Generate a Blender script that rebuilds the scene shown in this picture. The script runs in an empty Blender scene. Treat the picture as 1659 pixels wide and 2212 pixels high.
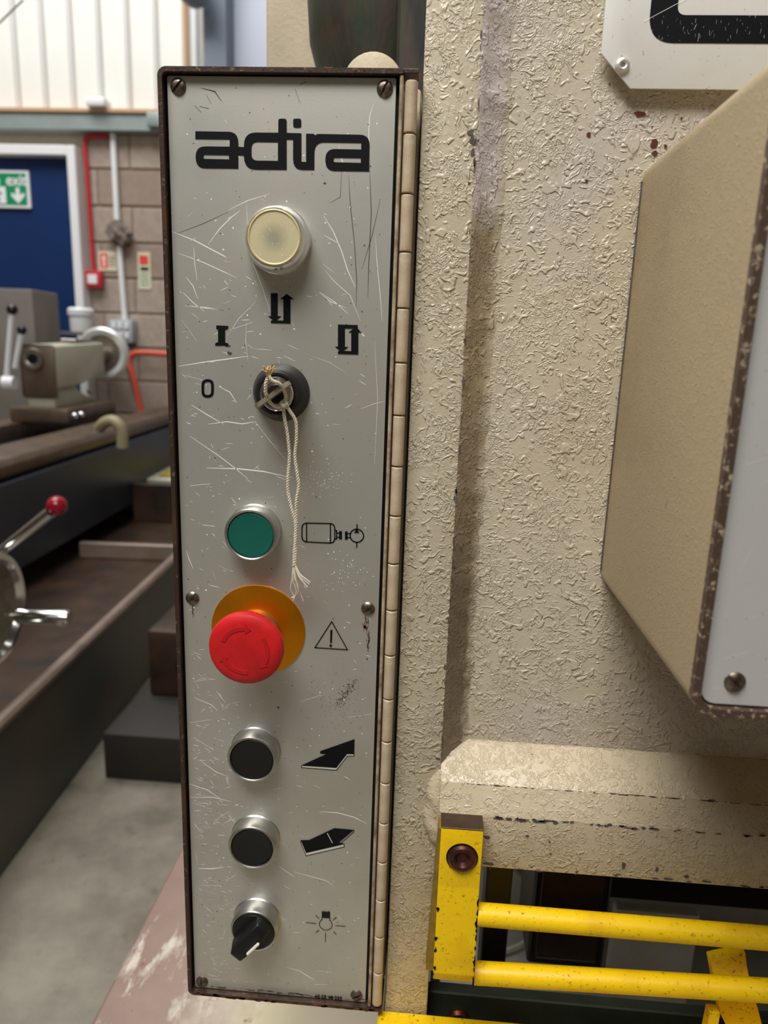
import bpy, bmesh, math, random
from mathutils import Vector, Matrix
random.seed(7)
S = bpy.context.scene
COL = S.collection

# ------------------------------------------------------------------ camera
cam_d = bpy.data.cameras.new('camera'); cam = bpy.data.objects.new('camera', cam_d); COL.objects.link(cam)
YAW, PITCH, ROLL = 0.0645, -0.2240, -0.0343
cam.matrix_world = (Matrix.Translation((0.1376, -0.3757, 1.1533)) @ Matrix.Rotation(YAW, 4, 'Z') @ Matrix.Rotation(PITCH, 4, 'X')
                    @ Matrix.Rotation(ROLL, 4, 'Y') @ Matrix.Rotation(math.pi / 2, 4, 'X'))
cam_d.sensor_fit = 'HORIZONTAL'; cam_d.sensor_width = 36.0
cam_d.lens = 36.0 * 1535.0 / 1659.0
cam_d.clip_start = 0.02; cam_d.clip_end = 60
cam_d.dof.use_dof = True; cam_d.dof.focus_distance = 0.39; cam_d.dof.aperture_fstop = 12.5
S.camera = cam

# ------------------------------------------------------------------ world, lights, exposure
W = bpy.data.worlds.new('hall_air'); S.world = W; W.use_nodes = True
W.node_tree.nodes['Background'].inputs[0].default_value = (1.0, 0.985, 0.96, 1)
W.node_tree.nodes['Background'].inputs[1].default_value = 0.05
def area(name, loc, target, sx, sy, power, colr):
    l = bpy.data.lights.new(name, 'AREA'); l.shape = 'RECTANGLE'; l.size = sx; l.size_y = sy; l.energy = power; l.color = colr
    o = bpy.data.objects.new(name, l); COL.objects.link(o); o.location = loc
    o.rotation_euler = (Vector(target) - Vector(loc)).to_track_quat('-Z', 'Y').to_euler()
    return o
area('added_front_light', (-0.35, -0.95, 3.0), (0.1, 0.0, 0.9), 1.3, 0.7, 52, (1.0, 0.97, 0.92))  # added unseen lamp, hung low so brightness falls off down the panel
area('roof_light_hall', (-2.2, 2.0, 5.3), (-2.0, 2.4, 0), 3.5, 2.5, 225, (1.0, 0.98, 0.96))
area('roof_light_rear', (-0.5, -3.4, 5.3), (-0.5, -3.2, 0), 5.0, 1.6, 34, (0.97, 0.98, 1.0))
S.view_settings.view_transform = 'Standard'; S.view_settings.look = 'None'
S.view_settings.gamma = 1.0; S.view_settings.use_curve_mapping = False
S.view_settings.exposure = 0.20

# ------------------------------------------------------------------ materials
def srgb(r, g, b):
    f = lambda c: (c / 255 / 12.92) if c / 255 <= 0.04045 else ((c / 255 + 0.055) / 1.055) ** 2.4
    return (f(r), f(g), f(b), 1)
class NT:
    def __init__(s, name):
        s.m = bpy.data.materials.new(name); s.m.use_nodes = True; s.t = s.m.node_tree
        s.b = s.t.nodes['Principled BSDF']
    def n(s, typ, **kw):
        nd = s.t.nodes.new(typ)
        for k, v in kw.items():
            if k in nd.inputs: nd.inputs[k].default_value = v
            else: setattr(nd, k, v)
        return nd
    def l(s, a, b): s.t.links.new(a, b)
    def coord(s, scale=(1, 1, 1)):
        tc = s.n('ShaderNodeTexCoord'); mp = s.n('ShaderNodeMapping'); mp.inputs['Scale'].default_value = scale
        s.l(tc.outputs['Object'], mp.inputs['Vector']); return mp.outputs[0]
    def noise(s, vec, scale, detail=3, rough=0.55, dist=0.0):
        nd = s.n('ShaderNodeTexNoise'); nd.inputs['Scale'].default_value = scale; nd.inputs['Detail'].default_value = detail
        nd.inputs['Roughness'].default_value = rough; nd.inputs['Distortion'].default_value = dist
        s.l(vec, nd.inputs['Vector']); return nd.outputs['Fac']
    def ramp(s, fac, stops):
        nd = s.n('ShaderNodeValToRGB'); e = nd.color_ramp.elements
        while len(e) < len(stops): e.new(0.5)
        for i, (p, c) in enumerate(stops):
            e[i].position = p; e[i].color = c if not isinstance(c, (int, float)) else (c, c, c, 1)
        s.l(fac, nd.inputs[0]); return nd.outputs[0]
    def math(s, op, a, b=None, clamp=False):
        nd = s.n('ShaderNodeMath'); nd.operation = op; nd.use_clamp = clamp
        for i, v in enumerate((a, b)):
            if v is None: continue
            if isinstance(v, (int, float)): nd.inputs[i].default_value = v
            else: s.l(v, nd.inputs[i])
        return nd.outputs[0]
    def mix(s, fac, a, b):
        nd = s.n('ShaderNodeMix'); nd.data_type = 'RGBA'
        for k, v in ((0, fac), (6, a), (7, b)):
            if isinstance(v, (int, float, tuple)): nd.inputs[k].default_value = v
            else: s.l(v, nd.inputs[k])
        return nd.outputs[2]
    def bump(s, h, dist=0.001, strength=1.0):
        nd = s.n('ShaderNodeBump'); nd.inputs['Strength'].default_value = strength; nd.inputs['Distance'].default_value = dist
        s.l(h, nd.inputs['Height']); s.l(nd.outputs[0], s.b.inputs['Normal'])
    def set(s, color=None, rough=None, metal=None):
        for k, v in (('Base Color', color), ('Roughness', rough), ('Metallic', metal)):
            if v is None: continue
            if isinstance(v, (int, float, tuple)): s.b.inputs[k].default_value = v
            else: s.l(v, s.b.inputs[k])
        return s.m
def simple(name, color, rough=0.5, metal=0.0, var=0.0, scale=30, bump=0.0, bscale=200, dark=None):
    n = NT(name); v = n.coord()
    c = color
    if var:
        f = n.noise(v, scale, 5, 0.6)
        d = dark or tuple(x * (1 - var) for x in color[:3]) + (1,)
        c = n.mix(n.ramp(f, [(0.35, 0.0), (0.68, 1.0)]), color, d)
    if bump: n.bump(n.noise(v, bscale, 3), bump)
    return n.set(c, rough, metal)

def hammer_paint(name, base, stain, relief=0.0011, scale=1.0, rust=0.5, rough=0.36, fine=0.32, tint=None):
    """thick brushed-and-spattered machine enamel"""
    n = NT(name); v = n.coord()
    def ease(fac, a, b):
        nd = n.n('ShaderNodeMapRange'); nd.interpolation_type = 'SMOOTHERSTEP'
        nd.inputs['From Min'].default_value = a; nd.inputs['From Max'].default_value = b; n.l(fac, nd.inputs['Value']); return nd.outputs[0]
    w = n.noise(v, 80 * scale, 2.5, 0.55, 2.4)
    line = n.math('SUBTRACT', 1.0, n.math('ABSOLUTE', n.math('MULTIPLY', n.math('SUBTRACT', w, 0.5), 17.0)), True)
    mask = ease(n.noise(v, 95 * scale, 2), 0.47, 0.60)
    strand = n.math('MULTIPLY', line, mask)
    w2 = n.noise(v, 200 * scale, 2.0, 0.5, 1.6)
    line2 = n.math('MULTIPLY', n.math('SUBTRACT', 1.0, n.math('ABSOLUTE', n.math('MULTIPLY', n.math('SUBTRACT', w2, 0.53), 13.0)), True), ease(n.noise(v, 70 * scale, 2), 0.42, 0.60))
    drop = ease(n.noise(v, 225 * scale, 1.2, 0.4, 0.8), 0.57, 0.71)
    drop2 = n.math('MULTIPLY', ease(n.noise(v, 125 * scale, 1.5, 0.45, 1.3), 0.60, 0.74), 1.3)
    h = n.math('MAXIMUM', n.math('MAXIMUM', n.math('MULTIPLY', strand, 0.75), n.math('MULTIPLY', line2, 0.55)), n.math('MAXIMUM', drop, drop2))
    h = n.math('ADD', h, n.math('MULTIPLY', n.noise(v, 420 * scale, 2.5), fine))
    n.bump(h, relief, 0.6)
    big = n.ramp(n.noise(v, 7, 4, 0.6), [(0.46, 0.0), (0.76, 0.85)])
    c = n.mix(big, base, stain)
    if tint:
        t = n.ramp(n.noise(v, 9, 3, 0.6, 0.4), [(0.5, 0.0), (0.66, 0.6)])
        c = n.mix(t, c, tint)
    sp = n.math('MULTIPLY', n.ramp(n.noise(v, 260, 2), [(0.685, 0.0), (0.72, 1.0)]), n.ramp(n.noise(v, 12, 2), [(0.50, 0.0), (0.62, rust)]))
    c = n.mix(sp, c, srgb(112, 62, 34))
    return n.set(c, rough)
BEIGE = srgb(203, 192, 169)
M = {}
M['paint'] = hammer_paint('machine_enamel_heavy', BEIGE, srgb(184, 168, 142), tint=srgb(198, 188, 182))
M['paint_col'] = hammer_paint('machine_enamel_column', srgb(204, 193, 169), srgb(188, 174, 148), rust=0.2)
M['paint_ledge'] = hammer_paint('machine_enamel_ledge', srgb(206, 192, 164), srgb(178, 155, 128), relief=0.0008, scale=1.2, rust=0.6)
M['paint_box'] = hammer_paint('machine_enamel_box', srgb(178, 160, 128), srgb(146, 122, 88), relief=0.00022, scale=2.6, rust=0.35, fine=0.9)
def weld_paint():
    m = hammer_paint('machine_enamel_weld', srgb(176, 160, 132), srgb(140, 122, 98), relief=0.0012, rust=0.6, fine=0.4)
    n = NT.__new__(NT); n.m = m; n.t = m.node_tree; n.b = n.t.nodes['Principled BSDF']
    old = n.b.inputs['Base Color'].links[0].from_socket
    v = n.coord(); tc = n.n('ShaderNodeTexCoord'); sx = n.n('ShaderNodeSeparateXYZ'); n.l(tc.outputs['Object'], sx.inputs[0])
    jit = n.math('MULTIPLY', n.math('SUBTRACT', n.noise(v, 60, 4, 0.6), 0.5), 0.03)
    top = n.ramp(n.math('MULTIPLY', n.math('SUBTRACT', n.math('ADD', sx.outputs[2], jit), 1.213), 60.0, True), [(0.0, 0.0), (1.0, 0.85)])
    lower_shade = n.ramp(n.math('MULTIPLY', n.math('SUBTRACT', 1.16, n.math('ADD', sx.outputs[2], n.math('MULTIPLY', jit, 3.0))), 7.0, True), [(0.0, 0.0), (1.0, 0.8)])
    c = n.mix(lower_shade, old, srgb(118, 102, 84))  # shade on the lower fillet painted into the enamel colour
    c = n.mix(top, c, srgb(238, 231, 233))  # lilac patch at the top, lightened to paint in bright light
    jx = n.math('MULTIPLY', n.math('SUBTRACT', n.noise(v, 110, 3, 0.6), 0.5), 0.012)
    edge = n.math('MULTIPLY', n.math('SUBTRACT', n.math('ADD', sx.outputs[0], jx), 0.1625), 180.0, True)
    c = n.mix(edge, c, BEIGE)
    n.l(c, n.b.inputs['Base Color']); return m
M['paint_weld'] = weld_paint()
M['hinge'] = simple('hinge_enamel', srgb(190, 174, 148), 0.45, 0, 0.5, 120, 0.0003, 400, dark=srgb(120, 96, 72))
M['knuckle'] = simple('knuckle_enamel', srgb(206, 191, 166), 0.38, 0, 0.25, 60, 0.00035, 260, dark=srgb(176, 146, 114))
M['paint_plain'] = simple('machine_enamel_plain', srgb(196, 182, 155), 0.5, 0, 0.25, 20, 0.0003, 300)
def worn_edge():
    n = NT('worn_painted_edge'); v = n.coord()
    f = n.ramp(n.noise(v, 260, 5, 0.7), [(0.58, 0.0), (0.68, 0.7)])
    c = n.mix(f, srgb(66, 50, 42), srgb(140, 122, 96))
    g = n.ramp(n.noise(v, 30, 3), [(0.56, 0.0), (0.68, 0.8)])
    c = n.mix(g, c, srgb(92, 60, 36))
    n.bump(n.noise(v, 500, 2), 0.0003, 0.6)
    return n.set(c, 0.45, 0.25)
M['worn'] = worn_edge()
def worn_edge2():
    n = NT('worn_painted_box_edge'); v = n.coord()
    f = n.ramp(n.noise(v, 300, 5, 0.7), [(0.55, 0.0), (0.63, 1.0)])
    c = n.mix(f, srgb(84, 66, 56), srgb(192, 176, 146))
    n.bump(n.noise(v, 500, 2), 0.0003, 0.6)
    return n.set(c, 0.5, 0.1)
M['worn_box'] = worn_edge2()
def aluminium(name, base, rough, blot, metal=0.72):
    n = NT(name); v = n.coord()
    f = n.noise(v, 14, 5, 0.6)
    c = n.mix(n.ramp(f, [(0.45, 0.0), (0.75, 0.7)]), base, blot)
    g = n.noise(n.coord((1, 1, 0.02)), 1500, 2)
    spk = n.ramp(n.noise(v, 520, 2), [(0.70, 0.0), (0.76, 0.55)])
    c = n.mix(spk, c, srgb(96, 88, 76))
    n.bump(n.math('ADD', n.math('MULTIPLY', g, 0.35), n.noise(v, 900, 2)), 0.00005, 0.35)
    r_ = n.ramp(f, [(0.3, rough - 0.03), (0.7, rough + 0.08)])
    return n.set(c, r_, metal)
M['alu'] = aluminium('brushed_aluminium_plate', srgb(216, 216, 208), 0.40, srgb(198, 192, 177))
M['alu_box'] = aluminium('satin_aluminium_plate', srgb(222, 221, 220), 0.40, srgb(206, 204, 204), 0.35)
M['nameplate'] = aluminium('bright_aluminium_nameplate', srgb(240, 240, 236), 0.5, srgb(224, 222, 214), 0.15)
M['bezel'] = simple('satin_chrome', srgb(205, 204, 200), 0.37, 1.0, 0.15, 200)
M['chrome'] = simple('bright_chrome', srgb(222, 222, 220), 0.14, 1.0)
M['print'] = simple('black_print', srgb(17, 18, 23), 0.5, 0, 0.2, 400)
M['print'].node_tree.nodes['Principled BSDF'].inputs['Specular IOR Level'].default_value = 0.18
M['print_white'] = simple('pale_print', srgb(214, 212, 200), 0.5)
M['scratch'] = simple('bright_scratch', srgb(255, 254, 248), 0.25, 0.0)
M['scratch_dark'] = simple('dark_scratch', srgb(74, 70, 64), 0.6)
M['lip_rust'] = simple('orange_lip_rust', srgb(128, 82, 44), 0.7, 0, 0.6, 200, dark=srgb(40, 30, 24))
M['stain'] = simple('rust_stain', srgb(128, 104, 78), 0.7, 0, 0.4, 300)
M['green'] = simple('green_plastic', srgb(13, 98, 84), 0.45, 0, 0.12, 60)
M['black'] = simple('black_plastic', srgb(20, 21, 20), 0.42, 0, 0.2, 120)
M['black_rubber'] = simple('black_anodised', srgb(38, 38, 38), 0.40, 0.3)
M['red'] = simple('red_plastic', srgb(222, 26, 34), 0.5, 0, 0.32, 55, 0.00008, 250)
M['red_shaded'] = simple('red_plastic_shadowed_groove', srgb(194, 22, 28), 0.5)  # darker red stands for shade in the arrow outlines
M['orange'] = simple('anodised_orange_disc', srgb(246, 156, 22), 0.30, 0.85, 0.1, 60)
M['brass'] = simple('dull_brass', srgb(176, 128, 66), 0.45, 0.7, 0.2, 100)
M['screw'] = simple('old_steel_screw', srgb(158, 148, 136), 0.38, 0.9, 0.55, 300, dark=srgb(84, 66, 54))
M['steel'] = simple('bare_steel', srgb(168, 160, 148), 0.35, 0.9, 0.3, 60)
M['white_metal'] = simple('dull_aluminium', srgb(214, 212, 204), 0.4, 0.5)
M['pale_steel'] = simple('polished_pale_steel', srgb(226, 228, 226), 0.3, 0.4)
M['key'] = simple('nickel_key', srgb(196, 186, 166), 0.35, 0.6, 0.3, 300)
M['cord'] = simple('cotton_cord', srgb(236, 228, 208), 0.9, 0, 0.12, 500, 0.0002, 1500)
M['tuft'] = simple('singed_cotton', srgb(226, 196, 140), 0.9, 0, 0.3, 400)
M['white_mark'] = simple('white_enamel', srgb(238, 234, 220), 0.5)
def lens():
    n = NT('yellowed_lens'); n.b.inputs['Subsurface Weight'].default_value = 0.35
    n.b.inputs['Subsurface Radius'].default_value = (0.004, 0.0035, 0.002)
    v = n.coord(); ln = n.n('ShaderNodeVectorMath'); ln.operation = 'LENGTH'; n.l(n.coord((1, 0, 1)), ln.inputs[0])
    f = n.ramp(n.math('ADD', n.math('MULTIPLY', ln.outputs['Value'], 80.0), n.math('MULTIPLY', n.noise(v, 200, 3), 0.2)), [(0.25, 1.0), (0.75, 0.0)])
    d = n.ramp(n.noise(v, 900, 1), [(0.70, 0.0), (0.74, 1.0)])
    c = n.mix(f, srgb(214, 204, 166), srgb(172, 168, 146))
    return n.set(n.mix(d, c, srgb(236, 230, 205)), 0.3)
M['lens'] = lens()
def clear():
    n = NT('clear_aged_plastic'); n.b.inputs['Transmission Weight'].default_value = 0.92; n.b.inputs['IOR'].default_value = 1.45
    return n.set(srgb(250, 247, 236), 0.15)
M['clear'] = clear()
def yellow_paint(name, grime):
    n = NT(name); v = n.coord()
    sp = n.ramp(n.noise(v, 420, 3, 0.65), [(0.60, 0.0), (0.72, grime)])
    bg = n.ramp(n.noise(v, 40, 4), [(0.50, 0.0), (0.75, 0.5)])
    c = n.mix(bg, srgb(250, 206, 10), srgb(214, 160, 14))
    c = n.mix(sp, c, srgb(96, 70, 20))
    n.bump(n.noise(v, 500, 3), 0.0002, 0.6)
    return n.set(c, 0.40)
M['yellow'] = yellow_paint('yellow_guard_paint', 0.75)
M['yellow_old'] = yellow_paint('yellow_dirty_paint', 1.0)
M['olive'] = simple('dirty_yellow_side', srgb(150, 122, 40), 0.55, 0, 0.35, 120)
M['brown_steel'] = simple('oily_brown_steel', srgb(84, 66, 54), 0.42, 0.5, 0.3, 90, 0.0002, 500)
M['bolt'] = simple('rusty_black_bolt', srgb(60, 44, 38), 0.35, 0.6, 0.5, 250, dark=srgb(110, 52, 38))
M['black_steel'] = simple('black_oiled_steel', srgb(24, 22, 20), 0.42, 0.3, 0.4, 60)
M['chip'] = simple('chipped_undercoat', srgb(84, 64, 56), 0.7, 0, 0.5, 300, dark=srgb(92, 92, 96))
M['rust'] = simple('rust_chip', srgb(96, 44, 30), 0.75, 0, 0.4, 300)
def green_ram():
    n = NT('dark_green_oily_casting'); v = n.coord((1, 1, 0.16))
    f = n.ramp(n.noise(v, 34, 5, 0.65), [(0.40, 0.0), (0.52, 1.0)])
    c = n.mix(f, srgb(34, 48, 26), srgb(58, 47, 37))
    f2 = n.ramp(n.noise(n.coord((1, 1, 0.3)), 22, 4), [(0.52, 0.0), (0.60, 1.0)])
    c = n.mix(f2, c, srgb(17, 17, 13))
    n.bump(n.noise(v, 240, 3), 0.0006, 0.7)
    return n.set(c, 0.65)
M['green_ram'] = green_ram()
M['dark_green'] = simple('dark_green_paint', srgb(58, 66, 54), 0.5, 0, 0.45, 25)
M['interior'] = simple('dull_white_interior', srgb(206, 204, 196), 0.6, 0, 0.3, 14)
M['cable'] = simple('grey_cable', srgb(168, 164, 150), 0.5)
def table_top():
    n = NT('worn_red_oxide_table'); v = n.coord()
    tc = n.n('ShaderNodeTexCoord'); sx = n.n('ShaderNodeSeparateXYZ'); n.l(tc.outputs['Object'], sx.inputs[0])
    p = n.math('ADD', sx.outputs[0], n.math('MULTIPLY', n.math('SUBTRACT', n.noise(v, 38, 5, 0.7), 0.5), 0.09))
    c = n.ramp(n.math('MULTIPLY', n.math('ADD', p, 0.13), 4.0, True), [(0.0, srgb(118, 96, 86)), (0.30, srgb(134, 114, 102)), (0.44, srgb(164, 152, 138)), (0.60, srgb(190, 180, 150)), (0.8, srgb(196, 184, 162))])
    w = n.ramp(n.noise(n.coord((1, 0.35, 1)), 30, 5, 0.7), [(0.56, 0.0), (0.66, 0.75)])
    c = n.mix(w, c, srgb(198, 192, 178))
    k = n.ramp(n.noise(v, 45, 4, 0.7), [(0.62, 0.0), (0.72, 0.8)])
    c = n.mix(k, c, srgb(120, 72, 46))
    return n.set(c, 0.6)
M['table'] = table_top()
def concrete():
    n = NT('stained_concrete'); v = n.coord()
    f = n.ramp(n.noise(v, 3.2, 6, 0.65), [(0.38, 0.0), (0.66, 1.0)])
    c = n.mix(f, srgb(142, 136, 122), srgb(98, 92, 80))
    g = n.ramp(n.noise(v, 16, 4, 0.6), [(0.60, 0.0), (0.72, 0.55)])
    c = n.mix(g, c, srgb(74, 68, 58))
    n.bump(n.noise(v, 60, 4), 0.002, 0.4)
    return n.set(c, 0.6)
M['concrete'] = concrete()
def block_mat():
    n = NT('fair_faced_block'); v = n.coord()
    oi = n.n('ShaderNodeObjectInfo')
    c = n.ramp(oi.outputs['Random'], [(0.0, srgb(150, 132, 118)), (0.5, srgb(166, 150, 138)), (1.0, srgb(178, 164, 150))])
    c = n.mix(n.ramp(n.noise(v, 30, 4), [(0.4, 0.0), (0.7, 0.4)]), c, srgb(128, 112, 100))
    n.bump(n.noise(v, 150, 4), 0.003, 0.5)
    return n.set(c, 0.85)
M['block'] = block_mat()
M['roof'] = simple('grey_roof_sheet', srgb(128, 128, 126), 0.6, 0, 0.1, 2)
M['hall_wall'] = simple('dark_brown_blockwork', srgb(132, 122, 110), 0.8, 0, 0.15, 2)  # plain darker brown for the hall walls out of view
M['mortar'] = simple('mortar', srgb(182, 172, 150), 0.9, 0, 0.15, 20)
M['cladding'] = simple('white_cladding', srgb(236, 236, 230), 0.5, 0, 0.04, 4)
M['rib'] = simple('cladding_rib', srgb(226, 226, 224), 0.5)
M['timber'] = simple('timber_strip', srgb(196, 160, 124), 0.7)
M['galv'] = simple('galvanised_trunking', srgb(150, 162, 160), 0.5, 0.2, 0.12, 8)
M['door_blue'] = simple('blue_door', srgb(8, 44, 96), 0.4, 0, 0.12, 3)
M['white_gloss'] = simple('white_gloss', srgb(236, 238, 240), 0.35)
M['red_pvc'] = simple('red_pvc', srgb(196, 44, 58), 0.4)
M['sign_green'] = simple('sign_green', srgb(14, 140, 96), 0.4)
M['sign_red'] = simple('sign_red', srgb(226, 72, 60), 0.5)
M['sign_cream'] = simple('sign_cream', srgb(222, 218, 190), 0.5)
M['dust'] = simple('dusty_grey', srgb(128, 118, 110), 0.9, 0, 0.3, 40, 0.004, 60)
M['switch_grey'] = simple('switch_grey', srgb(176, 184, 192), 0.45)
M['steel_blue'] = simple('blue_grey_steel', srgb(120, 132, 148), 0.5, 0, 0.1, 4)
M['steel_pale'] = simple('pale_blue_steel', srgb(206, 214, 232), 0.5)
M['lathe_green'] = simple('lathe_grey_green', srgb(188, 188, 168), 0.45, 0, 0.12, 8)
M['lathe_dark'] = simple('lathe_slate_blue', srgb(50, 58, 70), 0.38, 0.15, 0.3, 5)
M['lathe_grey'] = simple('lathe_grey', srgb(118, 112, 106), 0.5, 0, 0.2, 6)
M['lathe_iron'] = simple('worn_cast_iron', srgb(116, 100, 86), 0.4, 0.5, 0.35, 12)
M['tray'] = simple('rusty_oily_tray', srgb(70, 50, 36), 0.5, 0.1, 0.5, 8, dark=srgb(38, 30, 24))
def tray_front():
    n = NT('tray_front_paint'); v = n.coord()
    c = n.mix(n.ramp(n.noise(v, 4, 4), [(0.4, 0.0), (0.65, 1.0)]), srgb(70, 76, 76), srgb(88, 80, 68))
    c = n.mix(n.ramp(n.noise(v, 5.5, 3), [(0.60, 0.0), (0.68, 0.7)]), c, srgb(120, 60, 52))
    return n.set(c, 0.5)
M['tray_front'] = tray_front()
M['rim'] = simple('worn_tray_rim', srgb(158, 140, 128), 0.45, 0.4, 0.25, 12)
M['ball_red'] = simple('red_ball', srgb(140, 16, 34), 0.22)
M['ball_black'] = simple('black_ball', srgb(18, 18, 24), 0.15)
M['orange_tube'] = simple('orange_tube', srgb(214, 84, 62), 0.45)
M['hose'] = simple('cream_hose', srgb(150, 142, 112), 0.5)
M['mesh_yellow'] = simple('yellow_mat', srgb(170, 150, 50), 0.6, 0, 0.4, 60)
M['plinth'] = simple('dark_plinth', srgb(38, 33, 28), 0.7, 0, 0.2, 8)

# ------------------------------------------------------------------ geometry helpers
MW = {}
def place(o, parent, mw=None):
    mw = mw or Matrix.Identity(4)
    MW[o.name] = mw
    if parent is not None:
        o.parent = parent; o.matrix_parent_inverse = MW[parent.name].inverted()
    o.matrix_basis = mw
    return o
def thing(name, label, cat, loc=(0, 0, 0), group=None, mw=None):
    o = bpy.data.objects.new(name, None); COL.objects.link(o); o.empty_display_size = 0.02
    place(o, None, (mw or Matrix.Identity(4)) @ Matrix.Translation(loc))
    return tag(o, label, cat, group)
def tag(o, label=None, cat=None, group=None, kind=None):
    if label: o['label'] = label
    if cat: o['category'] = cat
    if group: o['group'] = group
    if kind: o['kind'] = kind
    return o
def mesh_of(name, bm, angle=35):
    bmesh.ops.recalc_face_normals(bm, faces=bm.faces)
    me = bpy.data.meshes.new(name); bm.to_mesh(me); bm.free()
    for p in me.polygons: p.use_smooth = True
    me.set_sharp_from_angle(angle=math.radians(angle))
    return me
def obj(name, bm, mat, parent=None, mw=None, label=None, angle=35):
    me = bm if isinstance(bm, bpy.types.Mesh) else mesh_of(name, bm, angle)
    if not me.materials: me.materials.append(M[mat])
    o = bpy.data.objects.new(name, me); COL.objects.link(o)
    place(o, parent, mw)
    if label: o['label'] = label
    return o
def struct(name, bm, mat, parent=None, mw=None):
    o = obj(name, bm, mat, parent, mw)
    if parent is None: o['kind'] = 'structure'
    return o
def T(x, y, z): return Matrix.Translation((x, y, z))
def box(x0, x1, y0, y1, z0, z1, bev=0.0, seg=2, bm=None):
    b = bmesh.new()
    v = bmesh.ops.create_cube(b, size=1.0)['verts']
    for q in v:
        q.co = Vector((x0 + (q.co.x + .5) * (x1 - x0), y0 + (q.co.y + .5) * (y1 - y0), z0 + (q.co.z + .5) * (z1 - z0)))
    if bev: bmesh.ops.bevel(b, geom=b.edges[:], offset=bev, segments=seg, profile=0.5, affect='EDGES')
    return merge(bm, b)
def merge(dst, src):
    if dst is None: return src
    me = bpy.data.meshes.new('tmp'); src.to_mesh(me); src.free(); dst.from_mesh(me); bpy.data.meshes.remove(me)
    return dst
def revolve(prof, n=48, axis='-y', center=(0, 0, 0), bm=None, rfun=None):
    """prof: (r, h) pairs; h measured along axis"""
    b = bmesh.new(); rings = []
    ax = {'-y': lambda r, a, h: (r * math.cos(a), -h, r * math.sin(a)), 'x': lambda r, a, h: (h, r * math.cos(a), r * math.sin(a)),
          'z': lambda r, a, h: (r * math.cos(a), r * math.sin(a), h), 'y': lambda r, a, h: (r * math.cos(a), h, r * math.sin(a))}[axis]
    for k, (r, h) in enumerate(prof):
        if r < 1e-7: rings.append([b.verts.new(ax(0, 0, h))])
        else: rings.append([b.verts.new(ax(rfun(r, i, k) if rfun else r, 2 * math.pi * i / n, h)) for i in range(n)])
    for A, B in zip(rings, rings[1:]):
        for i in range(n):
            j = (i + 1) % n
            if len(A) == 1 and len(B) == 1: continue
            if len(A) == 1: b.faces.new((A[0], B[i], B[j]))
            elif len(B) == 1: b.faces.new((A[i], B[0], A[j]))
            else: b.faces.new((A[i], B[i], B[j], A[j]))
    for v in b.verts: v.co += Vector(center)
    return merge(bm, b)
def smooth_path(pts, n=6):
    P = [Vector(p) for p in pts]; P = [P[0]] + P + [P[-1]]; out = []
    for i in range(1, len(P) - 2):
        a, b_, c, d = P[i - 1:i + 3]
        for k in range(n):
            t = k / n
            out.append(0.5 * ((2 * b_) + (c - a) * t + (2 * a - 5 * b_ + 4 * c - d) * t * t + (3 * b_ - a - 3 * c + d) * t ** 3))
    out.append(P[-2]); return out
def tube(path, r, n=10, bm=None, caps=True, twist=None):
    """sweep a circle; twist=(offset, turns_per_m, phase) makes one ply of a rope"""
    P = [Vector(p) for p in path]; b = bmesh.new(); rings = []
    up = Vector((0.31, 0.87, 0.39)); s = 0.0
    for i, p in enumerate(P):
        t = (P[min(i + 1, len(P) - 1)] - P[max(i - 1, 0)]).normalized()
        u = (up - t * up.dot(t)).normalized(); w = t.cross(u); up = u
        if i: s += (p - P[i - 1]).length
        rr = r(i / (len(P) - 1)) if callable(r) else r
        c = p.copy()
        if twist:
            a = twist[1] * s * 2 * math.pi + twist[2]
            c += (u * math.cos(a) + w * math.sin(a)) * twist[0]
        rings.append([b.verts.new(c + (u * math.cos(2 * math.pi * k / n) + w * math.sin(2 * math.pi * k / n)) * rr) for k in range(n)])
    for A, B in zip(rings, rings[1:]):
        for k in range(n): b.faces.new((A[k], B[k], B[(k + 1) % n], A[(k + 1) % n]))
    if caps: b.faces.new(rings[0][::-1]); b.faces.new(rings[-1])
    return merge(bm, b)
def prism_x(poly, x0, x1, bm=None, bev=0):
    """(y,z) polygon swept along x"""
    b = bmesh.new(); A = [b.verts.new((x0, y, z)) for y, z in poly]; B = [b.verts.new((x1, y, z)) for y, z in poly]
    b.faces.new(A); b.faces.new(B[::-1])
    for i in range(len(poly)):
        j = (i + 1) % len(poly); b.faces.new((A[j], A[i], B[i], B[j]))
    if bev: bmesh.ops.bevel(b, geom=b.edges[:], offset=bev, segments=2, profile=0.5, affect='EDGES')
    return merge(bm, b)
def prism_y(poly, y0, y1, bm=None, bev=0):
    """(x,z) polygon swept along y"""
    b = bmesh.new(); A = [b.verts.new((x, y0, z)) for x, z in poly]; B = [b.verts.new((x, y1, z)) for x, z in poly]
    b.faces.new(A); b.faces.new(B[::-1])
    for i in range(len(poly)):
        j = (i + 1) % len(poly); b.faces.new((A[j], A[i], B[i], B[j]))
    if bev: bmesh.ops.bevel(b, geom=b.edges[:], offset=bev, segments=2, profile=0.5, affect='EDGES')
    return merge(bm, b)
def rrect(x0, x1, z0, z1, r, n=6):
    out = []
    for cx, cz, a0 in ((x1 - r, z1 - r, 0), (x0 + r, z1 - r, 90), (x0 + r, z0 + r, 180), (x1 - r, z0 + r, 270)):
        for k in range(n + 1):
            a = math.radians(a0 + 90 * k / n); out.append((cx + r * math.cos(a), cz + r * math.sin(a)))
    return out
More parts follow.
